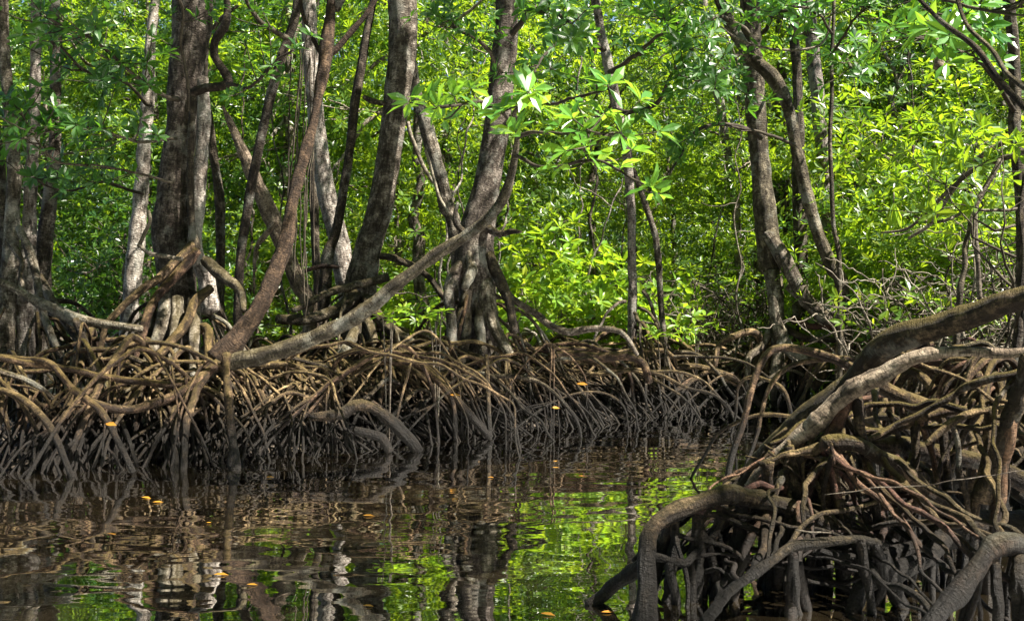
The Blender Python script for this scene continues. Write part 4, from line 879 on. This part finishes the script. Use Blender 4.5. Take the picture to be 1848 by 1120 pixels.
for i in range(34):
    px = random.choice((random.uniform(60, 560), random.uniform(700, 1340), random.uniform(1450, 1800))); Y = random.uniform(13.8, 19); bw = P(px, 600, Y); g = gh(bw[0], bw[1])
    t = empty('mangrove_sapling', (bw[0], bw[1], g), 'thin bare pole ' + zone(px), 'sapling', 'thin bare poles ' + zone(px))
    hgt = random.uniform(2.5, 6); le = random.uniform(-.9, .9); r0 = random.uniform(.012, .03); tb = TB()
    c, r, tt = tb.tube([np.array([bw[0], bw[1], g - .1]), np.array([bw[0] + le * .3, bw[1], g + hgt * .45]), np.array([bw[0] + le, bw[1], g + hgt])], [r0, r0 * .8, r0 * .35], 6, .09, .14, step=.08)
    tb.build('trunk', M[random.choice(('trunk_pale', 'trunk', 'trunk_dark'))], t, np.array(t.location))
    for q in range(random.randint(1, 3)):
        s0 = c[random.randrange(len(c) // 4, len(c))]; e0 = s0 + np.array([random.uniform(-1, 1), random.uniform(-.3, .3), random.uniform(.1, .8)]); tb = TB()
        tb.tube([s0, (s0 + e0) / 2 + (0, 0, -.08), e0], [r0 * .5, r0 * .4, r0 * .2], 5, .04, .1, step=.08); tb.build('branch', M['twig'], t, np.array(t.location))
# closing woodland far behind, read as one mass
r_ = np.random.default_rng(5); n = 60000
yy = r_.uniform(40, 58, n); xx = yy * r_.uniform(-.62, .62, n); zz = r_.uniform(.2, 17, n)
keep = vnoise(xx + 60, zz + 9, .9, .9, 3, False) + vnoise(xx + 60, zz + 9, .35, .35, 4, False) > -.55
pp = np.stack([xx, yy, zz], -1)[keep]
V, T, Q = rosettes(pp, np.array([0, -.3, .8]) + r_.normal(size=pp.shape) * .4, .38, 6, False, r_)
wd_ = obj('woodland', mesh('woodland', V, T, Q, M['leaf_mid'], smooth=False)); tag(wd_, 'dense mangrove woodland closing the view far behind every trunk', 'woodland', kind='stuff')

# seedlings on the root bank
for px, py, Y, lab in ((700, 572, 9.6, 'leafy green seedling on the bank left of the central trunk, the left of two'), (790, 570, 10.4, 'green seedling directly before the central trunk base'), (1195, 600, 12.6, 'bright green seedling at the far tip of the root bank'), (1255, 592, 13.2, 'bright green seedling beside the far tip one, further right')):
    c = P(px, py, Y); t = empty('mangrove_seedling', (c[0], c[1], gh(c[0], c[1])), lab, 'seedling')
    tb = TB(); pos = []
    for q in range(3):
        e = c + np.array([random.uniform(-.14, .14), random.uniform(-.1, .1), random.uniform(-.05, .06)]); pos.append(e)
        tb.tube([np.array([c[0], c[1], gh(c[0], c[1])]), (c + e) / 2 + (0, 0, -.15), e], [.007, .006, .004], 5)
    tb.build('stem', M['twig'], t, np.array(t.location))
    V, T, Q = rosettes(np.array(pos), np.tile([0, 0, 1.], (3, 1)), .15, 8, True, np.random.default_rng(px), (-.1, .6))
    obj('leaves', mesh('leaves', V - np.array(t.location), T, Q, M['leaf_bright'], smooth=False), t)

# fallen and floating leaves
def one_leaf(px, py, size, lab, Y=None, grp=None, name='floating_leaf'):
    if Y is None: Y = CH * F / (py - HY); c = P(px, py, Y); c[2] = .006
    else: c = P(px, py, Y)
    a = random.uniform(-.6, .6); d = np.array([[math.cos(a), math.sin(a), .02]]); up = np.array([[0, -.25 if name == 'floating_leaf' else -.9, 1.0]])
    V, T, Q = leaf_arrays(np.zeros((1, 3)), nrm(d), nrm(up), np.array([size]), True)
    o = obj(name, mesh(name, V, T, Q, M['fallen'])); o.location = c; tag(o, lab, 'leaf', grp)
for px, py, s, lab in ((255, 898, .15, 'yellow leaf floating at the left, the upper of a close pair'), (275, 907, .13, 'yellow leaf floating at the left, the lower of a close pair'), (655, 931, .14, 'orange leaf floating below the second thick trunk'),
                       (385, 1038, .14, 'yellow-orange leaf floating low at the left, larger of two'), (445, 1056, .10, 'orange leaf floating just right of the larger low one'), (1085, 1106, .11, 'yellow leaf floating beside the tip of the near roots'),
                       (975, 1108, .13, 'orange leaf floating at the bottom edge near mid picture'), (372, 944, .06, 'small yellow leaf floating alone left of the orange one'), (655, 1094, .09, 'dull orange leaf floating at the bottom under the pale reflection'),
                       (480, 862, .12, 'thin orange leaf floating near the left bank roots'), (880, 862, .09, 'orange leaf floating under the central trunk')):
    one_leaf(px, py, s * .52, lab)
for px, py, Y, s, lab in ((812, 712, 9.9, .09, 'yellow leaf caught on the roots under the central trunk'), (994, 736, 10.6, .11, 'yellow leaf caught on roots right of the central trunk'), (1040, 692, 11.2, .12, 'brownish orange leaf lying on a root near the bank end'),
                          (190, 764, 8.1, .12, 'yellow-orange leaf caught on the left roots')):
    one_leaf(px, py, s, lab, Y=Y, name='fallen_leaf')

# things that look alike get a label that tells them apart by their place from left to right
bpy.context.view_layer.update()
byl = {}
for o in C.objects:
    if o.parent is None and 'label' in o and o.get('group') and o.location.y > 12: byl.setdefault(o['label'], []).append(o)
NUM = ('', '', 'two', 'three', 'four', 'five', 'six', 'seven', 'eight', 'nine'); ORD = ('', 'second', 'third', 'fourth', 'fifth', 'sixth', 'seventh', 'eighth')
for lb, L in byl.items():
    n = len(L)
    if n < 2 or n > 9: continue
    L.sort(key=lambda o: o.location.x / o.location.y)
    for i, o in enumerate(L):
        o['label'] = lb + (', leftmost of ' + NUM[n] if i == 0 else ', rightmost of ' + NUM[n] if i == n - 1 else ', ' + ORD[i] + ' from left')
